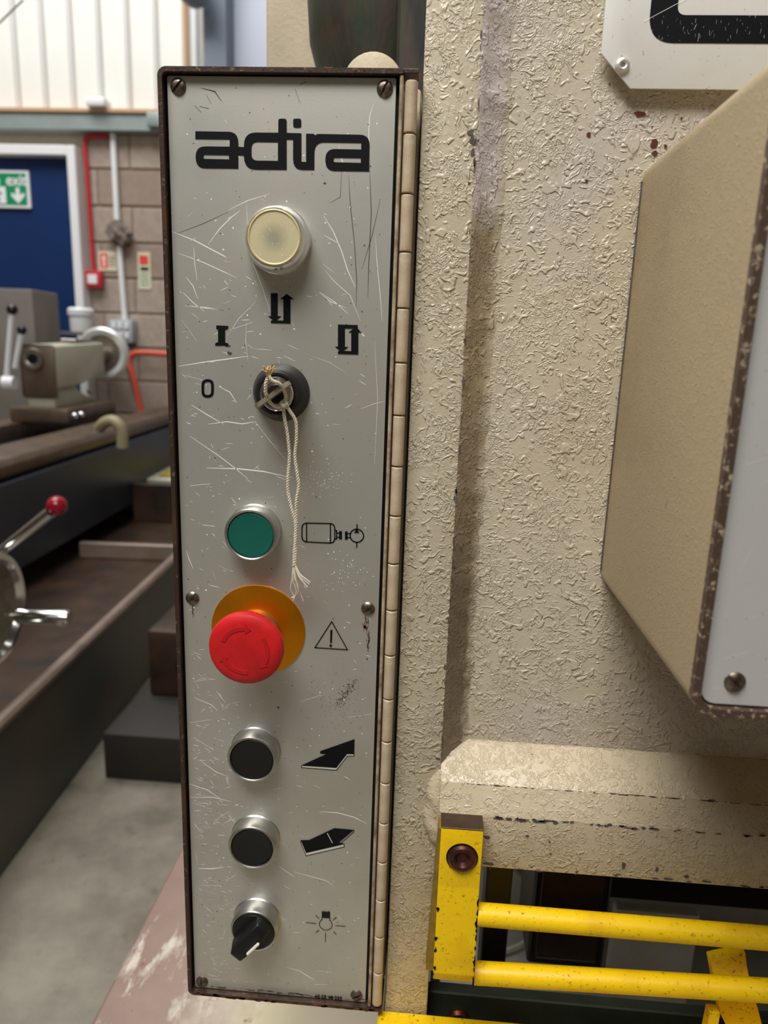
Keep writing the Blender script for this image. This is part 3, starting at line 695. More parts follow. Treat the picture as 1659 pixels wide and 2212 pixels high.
ra = up([(0.06245, -0.02482), (0.06655, -0.02484), (0.06665, -0.03767), (0.06898, -0.03779), (0.06887, -0.02503), (0.07267, -0.02498), (0.07333, -0.02564), (0.07456, -0.02503), (0.10018, -0.02512), (0.10025, -0.04145), (0.07852, -0.04152), (0.07854, -0.03165), (0.0961, -0.03169), (0.09602, -0.02869), (0.07304, -0.02865), (0.07311, -0.04123), (0.06253, -0.04133)])
rah = up([(0.08258, -0.03552), (0.09604, -0.03546), (0.0961, -0.03773), (0.08261, -0.03764)])
flat([round_poly(wr(ra, (8, 10, 11, 14, 16), rd)), round_poly(wr(rah, (0, 3), .0024))], PY, bm=lg)
obj('printed_logo', lg, 'print', FP, label='black printed lettering reading adira')
sy = bmesh.new()
flat([up([(0.05129, -0.10024), (0.05482, -0.10014), (0.05482, -0.11149), (0.05663, -0.11144), (0.05411, -0.11362), (0.05782, -0.11366), (0.0578, -0.10295), (0.05607, -0.103), (0.05959, -0.1003), (0.06328, -0.1028), (0.06148, -0.10285), (0.06153, -0.11498), (0.05126, -0.11499), (0.05126, -0.11379), (0.05253, -0.1136), (0.04985, -0.11164), (0.05127, -0.1116)])], PY, bm=sy)
obj('printed_symbol', sy, 'print', FP, label='black symbol of two opposed vertical arrows')
sy = flat([up([(0.08627, -0.11467), (0.09649, -0.11465), (0.09654, -0.1163), (0.09846, -0.11827), (0.0969, -0.11832), (0.09718, -0.12939), (0.08655, -0.12944), (0.08653, -0.12807), (0.08755, -0.12788), (0.08499, -0.12583), (0.08648, -0.12578)]), up([(0.0899, -0.11651), (0.09436, -0.11645), (0.0919, -0.11841), (0.09323, -0.11836), (0.09345, -0.12784), (0.08928, -0.12782), (0.09183, -0.12576), (0.0901, -0.12582)])], PY)
obj('printed_symbol', sy, 'print', FP, label='black symbol of a closed arrow loop')
sy = flat([up([(0.02242, -0.1171), (0.02882, -0.1172), (0.0284, -0.11874), (0.02703, -0.11916), (0.02692, -0.12567), (0.02852, -0.12601), (0.02867, -0.12715), (0.02158, -0.12739), (0.02185, -0.12599), (0.02323, -0.12564), (0.02334, -0.11928), (0.02239, -0.11878)])], PY)
obj('printed_symbol', sy, 'print', FP, label='black numeral one')
z1 = up([(0.0139, -0.14503), (0.02051, -0.14479), (0.02031, -0.15445), (0.01367, -0.1547)]); z2 = up([(0.01526, -0.14632), (0.01909, -0.14618), (0.01895, -0.15315), (0.01509, -0.15329)])
obj('printed_symbol', flat([round_poly(z1, r=.0062, n=8), round_poly(z2, r=.0042, n=8)], PY), 'print', FP, label='black numeral zero')
LWD = .0006
mo = up([(0.06838, -0.22087), (0.08654, -0.22026), (0.08674, -0.23143), (0.06847, -0.23152)])
sy = lines([(round_poly(mo, r=.0030, n=5), 1), (up([(0.07094, -0.22074), (0.07104, -0.23154)]), 0), (up([(0.08415, -0.22038), (0.08434, -0.23139)]), 0),
            (up([(0.08669, -0.2242), (0.08761, -0.22415), (0.0877, -0.2289), (0.08678, -0.22895)]), 0), (up([(0.08772, -0.22557), (0.08903, -0.2255)]), 0), (up([(0.08776, -0.22795), (0.08908, -0.22788)]), 0),
            (up([(0.09374, -0.22557), (0.0952, -0.2255)]), 0), (up([(0.09379, -0.22779), (0.09525, -0.22771)]), 0), (up([(0.09877, -0.22018), (0.09883, -0.22254)]), 0), (up([(0.09887, -0.23046), (0.09893, -0.23301)]), 0),
            (circle_pts(0.09885, Z0 + -0.22649, .00372, 26), 1)], LWD, PY)
for q in (up([(0.08901, -0.22439), (0.09055, -0.22439), (0.09065, -0.22899), (0.0891, -0.22899)]), up([(0.09225, -0.22438), (0.09371, -0.22439), (0.09381, -0.22898), (0.09235, -0.22898)]), up([(0.09867, -0.22239), (0.10019, -0.22492), (0.09735, -0.22499)])): flat([q], PY, bm=sy)
obj('printed_symbol', sy, 'print', FP, label='black line drawing of a motor and pump')
sy = lines([(up([(0.08583, -0.27741), (0.09518, -0.29393), (0.07646, -0.29386)]), 1)], .00055, PY)
flat([round_poly(up([(0.08512, -0.2825), (0.08631, -0.28243), (0.08613, -0.29042), (0.08517, -0.29048)]), r=.0004)], PY, bm=sy)
flat([circle_pts(0.08552, Z0 + -0.29208, .00075, 14)], PY, bm=sy)
obj('printed_symbol', sy, 'print', FP, label='black warning triangle with exclamation mark')
sy = flat([up([(0.06935, -0.36971), (0.08444, -0.36083), (0.08061, -0.36064), (0.08059, -0.35936), (0.1006, -0.35003), (0.10066, -0.35976), (0.09641, -0.3599), (0.09021, -0.36955)])], PY)
lines([(up([(0.06935, -0.36971), (0.06936, -0.3711), (0.09024, -0.37123), (0.09662, -0.36125), (0.10051, -0.36105), (0.10066, -0.35957)]), 0), (up([(0.08059, -0.35936), (0.08061, -0.36083), (0.08399, -0.36077)]), 0)], .00038, PY, sy)
obj('printed_symbol', sy, 'print', FP, label='black arrow pointing up and away')
obj('printed_symbol', flat([up([(0.06953, -0.37), (0.09021, -0.36974), (0.09651, -0.36009), (0.10049, -0.35997), (0.10051, -0.36085), (0.09653, -0.36107), (0.09014, -0.37094), (0.06954, -0.37089)])], PY + .00006, .00006), 'print_white', FP, label='pale edge of the upper arrow')
sy = flat([up([(0.06928, -0.42089), (0.07435, -0.42034), (0.08979, -0.41066), (0.10163, -0.41086), (0.09271, -0.42037), (0.09593, -0.42113), (0.07259, -0.42942)])], PY)
lines([(up([(0.06928, -0.42089), (0.0693, -0.42278), (0.07261, -0.43154), (0.09597, -0.42311), (0.09593, -0.42113)]), 0), (up([(0.10163, -0.41086), (0.10166, -0.4122), (0.09409, -0.42056)]), 0)], .00038, PY, sy)
obj('printed_symbol', sy, 'print', FP, label='black arrow pointing down and forward')
sy = flat([up([(0.06948, -0.42213), (0.07259, -0.42964), (0.09576, -0.42146), (0.09579, -0.42292), (0.0727, -0.43121), (0.06948, -0.42276)])], PY + .00006, .00006)
lines([(up([(0.08556, -0.41445), (0.08869, -0.42073)]), 0)], .0005, PY - .0001, sy)
obj('printed_symbol', sy, 'print_white', FP, label='pale edge of the lower arrow')
bc = (0.08556, -0.48023)
sy = lines([(circle_pts(bc[0], Z0 + bc[1], .0041, 22, 122, 418), 0), (up([(0.08316, -0.47076), (0.08322, -0.47483), (0.08287, -0.47685)]), 0), (up([(0.08786, -0.47051), (0.08793, -0.47436), (0.08824, -0.47653)]), 0)] +
           [(up(p), 0) for p in [[(0.07334, -0.48002), (0.0795, -0.48018)], [(0.0918, -0.48038), (0.09794, -0.48043)], [(0.08547, -0.48659), (0.08557, -0.49296)], [(0.07915, -0.47413), (0.08125, -0.47624)], [(0.09216, -0.47427), (0.09022, -0.47645)], [(0.0793, -0.48688), (0.08137, -0.485)], [(0.09066, -0.48517), (0.09231, -0.48701)]]], .0004, PY)
lines([(up(p), 0) for p in [[(0.08326, -0.47108), (0.08778, -0.47107)], [(0.08327, -0.47207), (0.08779, -0.47206)], [(0.08329, -0.47305), (0.08781, -0.47305)], [(0.0833, -0.47405), (0.08783, -0.47404)], [(0.08331, -0.47504), (0.08784, -0.47503)]]], .00075, PY, sy)
obj('printed_symbol', sy, 'print', FP, label='black line drawing of a light bulb with rays')
tx = [(0.07923, -0.53704), (0.09834, -0.53515), (0.07918, -0.53272)]
obj('printed_number', text('10 05 10 235', tx[0][0], Z0 + tx[0][1], .0040, PY, xs=(tx[1][0] - tx[0][0]) / .0228, offset=.00005), 'print', FP, label='small printed number 10 05 10 235')

# buttons (bezel mesh with the cap, etc. as sub-parts)
def bezel(x, z, r=.0147, h=.0105, name='push_button', label=None):
    return obj(name, revolve([(r + .0006, 0), (r, .0008), (r, h - .0012), (r - .0006, h - .0002), (r - .0013, h), (r - .0018, h - .0004), (r - .0020, h - .003), (0, h - .003)], 64, center=(x, 0, Z0 + z)), 'bezel', CP, label=label)
def cap(b, x, z, mat, h=.0098, r=.0124):
    return obj('cap', revolve([(r + .0003, .0074), (r + .0003, h - .0006), (r - .0004, h), (r * .6, h - .0003), (0, h - .0004)], 56, center=(x, 0, Z0 + z)), mat, b)
pb = bezel(.0422, -.2267, label='green push button in a satin metal bezel'); cap(pb, .0422, -.2267, 'green')
pb = bezel(.0417, -.3619, label='upper black push button in a satin metal bezel'); cap(pb, .0417, -.3619, 'black')
pb = bezel(.0414, -.4211, label='lower black push button in a satin metal bezel'); cap(pb, .0414, -.4211, 'black')
sl = bezel(.0420, -.4804, name='selector_switch', label='black rotary selector switch with a white pointer mark')
obj('dial', revolve([(.0128, .0074), (.0128, .0108), (.0120, .0114), (0, .0114)], 56, center=(.0420, 0, Z0 - .4804)), 'black', sl)
def knob():
    b = bmesh.new()
    L, wb, wt = .0122, .0068, .0046
    sec = []
    for s, hh, k in ((-1.0, .0125, .62), (-.86, .0165, .9), (-.3, .0185, 1.0), (.45, .0205, 1.0), (1.0, .0215, .86), (1.16, .0200, .72)):
        sec.append([b.verts.new((s * L, -.0112, -wb * k)), b.verts.new((s * L, -.0112, wb * k)), b.verts.new((s * L, -hh, wt * k)), b.verts.new((s * L, -hh, -wt * k))])
    for A, B in zip(sec, sec[1:]):
        for i in range(4): b.faces.new((A[i], A[(i + 1) % 4], B[(i + 1) % 4], B[i]))
    b.faces.new(sec[0]); b.faces.new(sec[-1][::-1])
    bmesh.ops.bevel(b, geom=b.edges[:], offset=.0006, segments=2, profile=.5, affect='EDGES')
    return b
KM = T(.0420, 0, Z0 - .4804) @ Matrix.Rotation(math.radians(180 - 48), 4, 'Y')
obj('grip', knob(), 'black', sl, KM)
obj('pointer_mark', box(-.0030, .0075, -.0214, -.0196, .0026, .0042, .0004, 1), 'white_mark', sl, KM @ Matrix.Rotation(math.radians(-5), 4, 'Z'))
# pilot lamp
LX, LZ = .0556, -.0749
pl = obj('indicator_lamp', revolve([(.0163, 0), (.0163, .0030), (.0159, .0034), (.0158, .0048), (.0155, .0052), (.0153, .0085), (.0146, .0112), (.0138, .0123), (.0139, .0124), (.0137, .0120), (.0136, .0100), (.0136, .0)], 64), 'clear', CP, T(LX, 0, Z0 + LZ), label='yellowed translucent round indicator lamp')
obj('lens', revolve([(.0135, .0), (.0135, .0108), (.0131, .0121), (.0126, .0124), (.0122, .0121), (.0119, .0119), (0, .0122)], 64), 'lens', pl, T(LX, 0, Z0 + LZ))
obj('lamp_base', revolve([(.0152, .0001), (.0152, .0028), (.0136, .0028)], 48), 'lens', pl, T(LX, 0, Z0 + LZ))
# key switch
KX, KZ = .0568, -.1505
ks = obj('key_switch', revolve([(.0152, 0), (.0150, .0012), (.0128, .0072), (.0116, .0098), (.0108, .0104), (.0096, .0104), (.0092, .0092), (0, .0092)], 56, center=(KX, 0, Z0 + KZ)), 'black_rubber', CP, label='black conical key switch collar')
obj('lock_barrel', revolve([(.0088, .0093), (.0088, .0116), (.0082, .0122), (.0072, .0122), (.0068, .0112), (0, .0112)], 48, center=(KX, 0, Z0 + KZ)), 'chrome', ks)
obj('lock_core', revolve([(.0050, .0113), (.0050, .0124), (.0046, .0127), (0, .0127)], 36, center=(KX, 0, Z0 + KZ)), 'black_steel', ks)
# emergency stop
EX, EZ = .0428, -.2861
def knurl(r, i, k): return r - (.0005 if (i % 2 and k in (2, 3)) else 0)
es = obj('emergency_stop', revolve([(.0095, .0196), (.0185, .0198), (.0203, .0203), (.0203, .0222), (.0205, .0227), (.0205, .0236), (.0198, .0256), (.0180, .0268), (.0150, .0273), (.008, .0275), (0, .0275)], 200, center=(EX, 0, Z0 + EZ), rfun=knurl), 'red', CP, label='red mushroom emergency stop button', angle=25)
obj('backing_disc', revolve([(.0271, 0), (.0271, .0007), (.0268, .0009), (0, .0009)], 80, center=(.0436, 0, Z0 - .2852)), 'orange', es)
obj('stem', revolve([(.0137, .0009), (.0137, .0110), (.0122, .0120), (.0118, .0197), (0, .0197)], 48, center=(EX, 0, Z0 + EZ)), 'brass', es)
def arc_arrow(a0, a1, r=.0125, w=.0011):
    n = 14; s = 1 if a1 > a0 else -1; pts_o = []; pts_i = []
    ah = a1 - s * 16
    for k in range(n + 1):
        a = math.radians(a0 + (ah - a0) * k / n)
        pts_o.append(((r + w) * math.cos(a), (r + w) * math.sin(a))); pts_i.append(((r - w) * math.cos(a), (r - w) * math.sin(a)))
    c, si = math.cos(math.radians(ah)), math.sin(math.radians(ah)); e, f = math.cos(math.radians(a1)), math.sin(math.radians(a1))
    return pts_o + [((r + 2.6 * w) * c, (r + 2.6 * w) * si), (r * e, r * f), ((r - 2.6 * w) * c, (r - 2.6 * w) * si)] + pts_i[::-1]
for a0, a1 in ((158, 72), (38, -48), (-82, -168)):
    pts = [(EX + x, Z0 + EZ + z) for x, z in arc_arrow(a0, a1)]
    obj('arrow', prism_y(pts, -.02768, -.0270), 'red_shaded', es)

# scratches, dents and stains on the face plate
sc = bmesh.new()
def scratch(pts, w, bm, y=-.00004):
    P = [Vector(p) for p in pts]
    for i in range(len(P) - 1):
        d_ = P[i + 1] - P[i]
        if d_.length < 1e-6: continue
        n = Vector((-d_.y, d_.x)).normalized() * w / 2
        w *= 1.0; f0, f1 = (0.35 if i == 0 else 1), (0.35 if i == len(P) - 2 else 1)
        vs = [bm.verts.new((q.x, y, q.y)) for q in (P[i] + n * f0, P[i + 1] + n * f1, P[i + 1] - n * f1, P[i] - n * f0)]
        bm.faces.new(vs)
def long_s(pts, w, bm): w *= 1.25; scratch(round_poly([(p[0], p[1]) for p in up(pts)], n=2), w, bm)
for pts, w in [([(0.00056, -0.07163), (0.01194, -0.07555), (0.02658, -0.08247), (0.0283, -0.0834)], 0.0004), ([(0.00302, -0.08183), (0.01604, -0.08599), (0.02645, -0.09021), (0.03339, -0.09306)], 0.0003), ([(0.01885, -0.07741), (0.02507, -0.06964), (0.03119, -0.06395), (0.03551, -0.0611)], 0.00035), ([(0.02952, -0.06082), (0.03898, -0.05631), (0.05089, -0.05257)], 0.0003), ([(0.07782, -0.06203), (0.08319, -0.06994), (0.08761, -0.07938), (0.09078, -0.08814), (0.09481, -0.09614)], 0.00032), ([(0.10164, -0.01108), (0.09978, -0.01697), (0.09959, -0.02438), (0.10034, -0.03335)], 0.0003), ([(0.08495, -0.02983), (0.08674, -0.03659), (0.08852, -0.04264)], 0.0004), ([(0.03167, -0.03122), (0.03502, -0.03208), (0.03666, -0.0351)], 0.0006), ([(0.03896, -0.05827), (0.03967, -0.07411), (0.04216, -0.08614), (0.04644, -0.09665), (0.05077, -0.10894)], 0.00022), ([(0.00706, -0.09359), (0.01047, -0.09763), (0.01296, -0.10421)], 0.0003), ([(0.00576, -0.10759), (0.01729, -0.10826), (0.02788, -0.10962)], 0.00035), ([(0.00507, -0.1011), (0.01025, -0.10595), (0.01635, -0.11038)], 0.0003), ([(0.01142, -0.07879), (0.01166, -0.0861), (0.01275, -0.09509)], 0.00025), ([(0.07681, -0.0991), (0.08466, -0.10381), (0.09168, -0.10939)], 0.0003), ([(0.1043, -0.07104), (0.10556, -0.08454), (0.10778, -0.10068), (0.10901, -0.11218)], 0.0002), ([(0.07924, -0.08844), (0.0836, -0.09319), (0.09234, -0.1003), (0.09781, -0.11252)], 0.0002), ([(0.073, -0.06858), (0.08412, -0.07468)], 0.00015)]: long_s(pts, w, sc)
for pts, w in [([(0.00126, -0.1388), (0.01557, -0.13611), (0.02775, -0.13414), (0.03945, -0.13219)], 0.0004), ([(0.00585, -0.10767), (0.01621, -0.1085), (0.02775, -0.10952)], 0.0004), ([(0.01552, -0.19265), (0.0335, -0.19234), (0.0468, -0.19314), (0.06006, -0.19544)], 0.0005), ([(0.006, -0.20298), (0.01743, -0.20134)], 0.0005), ([(0.00805, -0.15891), (0.01658, -0.1638), (0.02556, -0.16844)], 0.0004), ([(0.01688, -0.16879), (0.02723, -0.16699), (0.03543, -0.16787), (0.04324, -0.16635)], 0.0004), ([(0.00634, -0.17557), (0.02112, -0.18478), (0.031, -0.19179), (0.03844, -0.19769)], 0.0003), ([(0.04282, -0.16677), (0.0518, -0.17772), (0.06003, -0.18718)], 0.0002), ([(0.00398, -0.14318), (0.01454, -0.14555)], 0.0003), ([(0.03119, -0.11865), (0.04159, -0.11491)], 0.0004), ([(0.07611, -0.09895), (0.0824, -0.10358), (0.09023, -0.10633)], 0.0003), ([(0.09934, -0.15734), (0.10642, -0.15431), (0.11194, -0.15292)], 0.0002), ([(0.00402, -0.11492), (0.01179, -0.1254)], 0.0002), ([(0.03841, -0.11539), (0.03792, -0.12455), (0.03902, -0.1353)], 0.00015), ([(0.02304, -0.1484), (0.02911, -0.15134), (0.0327, -0.15676)], 0.00035), ([(0.01266, -0.22484), (0.01948, -0.22535)], 0.0006), ([(0.00281, -0.24017), (0.00439, -0.24538), (0.00642, -0.25059)], 0.0003), ([(0.04325, -0.10471), (0.03445, -0.11324), (0.02793, -0.12257)], 0.00018), ([(0.09174, -0.13965), (0.08212, -0.13382), (0.07257, -0.13107)], 0.00012), ([(0.10544, -0.12235), (0.10793, -0.15151), (0.10742, -0.1867)], 0.00012)]: long_s(pts, w, sc)
for pts, w in [([(0.08097, -0.3999), (0.09186, -0.4), (0.10187, -0.40221), (0.10967, -0.40615)], 0.0004), ([(0.05169, -0.43748), (0.05918, -0.44321), (0.06574, -0.44742)], 0.0004), ([(0.06479, -0.44376), (0.07694, -0.44637), (0.08535, -0.44826), (0.09006, -0.45158)], 0.0003), ([(0.06771, -0.32846), (0.08036, -0.3233)], 0.0004), ([(0.06032, -0.51528), (0.06904, -0.51723), (0.07586, -0.52169), (0.07926, -0.52305)], 0.0004), ([(0.07882, -0.52658), (0.08704, -0.52591)], 0.0006), ([(0.00601, -0.45903), (0.02035, -0.45822)], 0.0004), ([(0.0044, -0.44689), (0.01297, -0.44642), (0.02059, -0.44464)], 0.0006), ([(0.00034, -0.38773), (0.01136, -0.39091), (0.01956, -0.39637)], 0.0004), ([(0.00055, -0.39693), (0.01495, -0.39573), (0.026, -0.39789)], 0.0004), ([(0.00395, -0.35638), (0.01561, -0.3634)], 0.0004), ([(0.00723, -0.37103), (0.01714, -0.37827), (0.02396, -0.38075)], 0.00035), ([(0.0024, -0.34669), (0.01421, -0.34387)], 0.00035), ([(0.0165, -0.4111), (0.02591, -0.40407)], 0.0003), ([(0.00465, -0.33008), (0.01531, -0.33412), (0.01882, -0.33772)], 0.0003), ([(0.09633, -0.33639), (0.11064, -0.33297)], 0.0003), ([(0.00994, -0.4543), (0.01659, -0.45585)], 0.0003), ([(0.07989, -0.42225), (0.07757, -0.42036)], 0.0003), ([(0.04121, -0.33131), (0.04476, -0.33153)], 0.0004), ([(0.0787, -0.51619), (0.09025, -0.5161)], 0.0004), ([(0.06629, -0.38336), (0.06991, -0.38427)], 0.0005), ([(0.07712, -0.38247), (0.08075, -0.38419)], 0.0004)]: long_s(pts, w, sc)
def in_plate(x, z): return .002 < x < .110 and -.535 < z < -.003
for k in range(560):
    u = random.random()
    if u < .50: x = abs(random.gauss(.0, .020)) + .002; z = random.uniform(-.53, -.295)
    elif u < .72: x = random.uniform(.003, .06); z = random.uniform(-.29, -.09)
    else: x = random.uniform(.003, .108); z = random.uniform(-.53, -.01)
    a = random.gauss(-.25, .55); L = random.uniform(.0008, .006) * (1.6 if random.random() < .15 else .8)
    x2, z2 = x + L * math.cos(a), z + L * math.sin(a)
    if in_plate(x, z) and in_plate(x2, z2):
        scratch([(x, Z0 + z), ((x + x2) / 2 + random.gauss(0, .0002), Z0 + (z + z2) / 2), (x2, Z0 + z2)], random.uniform(.00008, .00034), sc)
dents = [(random.uniform(.004, .108), Z0 + random.uniform(-.53, -.02), random.uniform(.0002, .00055), random.uniform(.0002, .0005)) for k in range(150)]
dents += [(.075 + random.gauss(0, .009), Z0 - .197 + random.gauss(0, .006), random.uniform(.0001, .0003), random.uniform(.0001, .0003)) for k in range(110)]
dents += [(.094 + random.gauss(0, .006), Z0 - .248 + random.gauss(0, .006), random.uniform(.00015, .0004), random.uniform(.00015, .0004)) for k in range(40)]
blob_polys([q for q in dents if in_plate(q[0], q[1] - Z0)], -.00005, sc, n=7)
tag(obj('scratch', sc, 'scratch', FP), kind='stuff')
dk = bmesh.new()
for pts, w in [([(0.0902, -0.04338), (0.09134, -0.05722), (0.09388, -0.07524), (0.09542, -0.09287), (0.09549, -0.10597)], 0.0003), ([(0.10039, -0.03788), (0.1019, -0.0609), (0.10133, -0.08465), (0.10136, -0.10086)], 0.00035), ([(0.10626, -0.05383), (0.10262, -0.07108), (0.098, -0.08714)], 0.0003), ([(0.01711, -0.00537), (0.02373, -0.00677), (0.02714, -0.01117)], 0.0005), ([(0.01358, -0.01296), (0.01685, -0.01613)], 0.0005), ([(0.01608, -0.01353), (0.02066, -0.01437)], 0.0006), ([(0.01954, -0.00829), (0.02195, -0.01234)], 0.0004), ([(0.06573, -0.00328), (0.06882, -0.00208)], 0.0006), ([(0.08677, -0.03811), (0.08624, -0.05345), (0.08127, -0.05626)], 0.00022), ([(0.00244, -0.07255), (0.01648, -0.06744), (0.02951, -0.06161)], 0.00022), ([(0.06329, -0.00527), (0.06579, -0.01148)], 0.0004)]: long_s(pts, w, dk)
sp = [(random.uniform(.003, .109), Z0 + random.uniform(-.532, -.004), random.uniform(.00012, .0004), random.uniform(.00012, .0004)) for k in range(260)]
sp += [(0.07836, Z0 + -0.04727, .0007, .0007), (0.02901, Z0 + -0.131, .0013, .0012), (0.02826, Z0 + -0.12732, .0014, .0006), (0.05538, Z0 + -0.33297, .0008, .0006)]
# speckled grime streak beside the warning triangle
ga, gb = [(0.08999, -0.32895), (0.10099, -0.31191)]
for k in range(170):
    u = random.random(); sp.append((ga[0] + (gb[0] - ga[0]) * u + random.gauss(0, .0014), Z0 + ga[1] + (gb[1] - ga[1]) * u + random.gauss(0, .0014), random.uniform(.0001, .0004), random.uniform(.0001, .0004)))
for k in range(120):
    sp.append((.088 + random.gauss(0, .008), Z0 - .325 + random.gauss(0, .012), random.uniform(.0001, .00026), random.uniform(.0001, .00026)))
blob_polys([q for q in sp if in_plate(q[0], q[1] - Z0)], -.00006, dk, n=6)
tag(obj('dark_scratch', dk, 'scratch_dark', FP), kind='stuff')
rs = bmesh.new()
for x, z0, z1, w in ((.1065, -.274, -.300, .0010), (.1048, -.274, -.282, .0013), (.1072, -.283, -.294, .0007), (.0057, -.2725, -.279, .0006)):
    for k in range(16):
        u = random.random(); blob_polys([(x + random.gauss(0, w * .6), Z0 + z0 + (z1 - z0) * u, w * random.uniform(.12, .4), random.uniform(.0006, .0022))], -.00003, rs, n=8)
for k in range(40): blob_polys([(random.uniform(.001, .111), Z0 - .5362 + abs(random.gauss(0, .0007)), random.uniform(.0005, .003), random.uniform(.0002, .0006))], -.00004, rs)
tag(obj('rust_stain', rs, 'stain', FP), kind='stuff')

lr = bmesh.new()
for k in range(90):
    blob_polys([(random.uniform(.0, .122), Z0 - .5389 + random.gauss(0, .0005), random.uniform(.0006, .0035), random.uniform(.0002, .0008))], -.0036, lr)
for k in range(14):
    blob_polys([(random.uniform(.0, .122), Z0 + .0019 + random.gauss(0, .0004), random.uniform(.0004, .0022), random.uniform(.0002, .0006))], -.0036, lr)
tag(obj('lip_rust', lr, 'lip_rust', CP), kind='stuff')
# key in the lock and its cord
t = thing('key', 'flat nickel key turned in the key switch, seen edge on', 'key', (KX, -.013, Z0 + KZ))
KY = T(KX, 0, Z0 + KZ) @ Matrix.Rotation(math.radians(-37), 4, 'Y')
bow = []
for q in rrect(-.0105, .0105, .0150, .0245, .0030, 5): bow.append(q)
b = bmesh.new()
A = [b.verts.new((x, -h, -.0011)) for x, h in bow]; B = [b.verts.new((x, -h, .0011)) for x, h in bow]
b.faces.new(A); b.faces.new(B[::-1])
for i in range(len(bow)): b.faces.new((A[i - 1], A[i], B[i], B[i - 1]))
obj('bow', b, 'key', t, KY)
obj('blade', box(-.0034, .0034, -.0152, -.0128, -.0010, .0010), 'key', t, KY)
t = thing('knotted_string', 'knotted off-white cotton cord with a frayed end hanging from the key', 'cord', (0.06674, -0.012, 1.02019))
loop = smooth_path([(0.0561, -0.0265, 1.13905), (0.05463, -0.0262, 1.13496), (0.05444, -0.0245, 1.12991), (0.05619, -0.021, 1.12518), (0.05904, -0.019, 1.12329), (0.06166, -0.018, 1.12471), (0.06315, -0.0195, 1.12857), (0.0626, -0.0225, 1.13283), (0.06093, -0.0255, 1.13561), (0.05805, -0.027, 1.13691), (0.05656, -0.0275, 1.1391)], 8)
def rope(path, r=.00078, turns=230, bm=None):
    for ph in (0, 2.094, 4.188): bm = tube(path, r * .72, 7, bm, True, (r * .55, turns, ph))
    return bm
obj('loop', rope(loop), 'cord', t)
sA = smooth_path([(0.06166, -0.018, 1.12518), (0.06184, -0.0165, 1.11853), (0.06323, -0.015, 1.10897), (0.06403, -0.014, 1.09806), (0.06323, -0.0135, 1.08696), (0.06316, -0.013, 1.07896), (0.06508, -0.0125, 1.06945), (0.06688, -0.012, 1.06184), (0.06718, -0.012, 1.0542), (0.06659, -0.012, 1.04644), (0.06626, -0.012, 1.03811)], 10)
sB = smooth_path([(0.06214, -0.018, 1.1252), (0.06479, -0.017, 1.1215), (0.06771, -0.016, 1.1159), (0.06781, -0.015, 1.10678), (0.06704, -0.0145, 1.09826), (0.06822, -0.014, 1.08851), (0.0689, -0.0135, 1.0823), (0.06763, -0.013, 1.07344), (0.06746, -0.0118, 1.06309), (0.06689, -0.0118, 1.05413), (0.06706, -0.0118, 1.04641), (0.06672, -0.0118, 1.03807)], 10)
obj('strand', rope(sA), 'cord', t); obj('strand', rope(sB), 'cord', t)
kp = smooth_path([(0.06069, -0.019, 1.12614), (0.06198, -0.0195, 1.12437), (0.06329, -0.019, 1.12531), (0.062, -0.0185, 1.12661), (0.06095, -0.018, 1.12469)], 6)
obj('knot', rope(kp, .0009), 'cord', t)
fr = bmesh.new()
for P in [[(0.06638, -0.012, 1.03916), (0.0659, -0.012, 1.03337), (0.06447, -0.011, 1.02504), (0.06583, -0.01, 1.0205), (0.06737, -0.01, 1.01952)], [(0.06638, -0.012, 1.03916), (0.06692, -0.012, 1.03212), (0.06804, -0.011, 1.02578), (0.06941, -0.01, 1.02232), (0.07106, -0.009, 1.01723)], [(0.06663, -0.012, 1.03917), (0.06878, -0.0125, 1.03422), (0.07194, -0.013, 1.03089), (0.07499, -0.013, 1.02844)], [(0.06663, -0.012, 1.03917), (0.06853, -0.0125, 1.03368), (0.07093, -0.013, 1.03031), (0.07396, -0.0128, 1.02673)], [(0.06638, -0.012, 1.03916), (0.06744, -0.012, 1.03083), (0.06882, -0.011, 1.02396), (0.06737, -0.01, 1.02032), (0.06481, -0.01, 1.0191)], [(0.06613, -0.012, 1.03915), (0.06566, -0.012, 1.03073), (0.06755, -0.011, 1.02309), (0.06559, -0.01, 1.01727)], [(0.06663, -0.012, 1.03917), (0.0693, -0.0125, 1.03294), (0.07161, -0.0125, 1.02913), (0.0729, -0.0125, 1.02604)], [(0.06688, -0.012, 1.03919), (0.06989, -0.013, 1.03392), (0.07303, -0.0135, 1.03164), (0.07557, -0.0135, 1.02969)], [(0.06663, -0.012, 1.03917), (0.06668, -0.012, 1.03079), (0.06854, -0.011, 1.0274), (0.0689, -0.01, 1.02175)]]:
    tube(smooth_path(P, 6), .00034, 6, fr)
obj('frayed_end', fr, 'cord', t)
tf = bmesh.new()
for k in range(26):
    P0 = Vector((0.05644, -0.027, 1.13908)); e = P0 + Vector((random.gauss(-.0004, .0016), random.gauss(-.001, .0008), random.uniform(.0022, .0052)))
    tube([P0 + Vector((random.gauss(0, .0005), 0, -.001)), P0.lerp(e, .5) + Vector((random.gauss(0, .0004), 0, 0)), e], .00038, 5, tf)
obj('tuft', tf, 'tuft', t)

# ================================================================== MACHINE FRAME
MF = thing('shearing_machine', 'cream enamelled sheet metal machine frame with thick textured paint', 'machine', (.3, .1, 0))
obj('column', box(.1248, .1522, .005, .060, Z0 - .600, Z0 + .36, .0012, 2), 'paint_col', MF)
obj('back_plate', box(.1510, .62, .020, .032, Z0 - .3800, Z0 + .36), 'paint', MF)
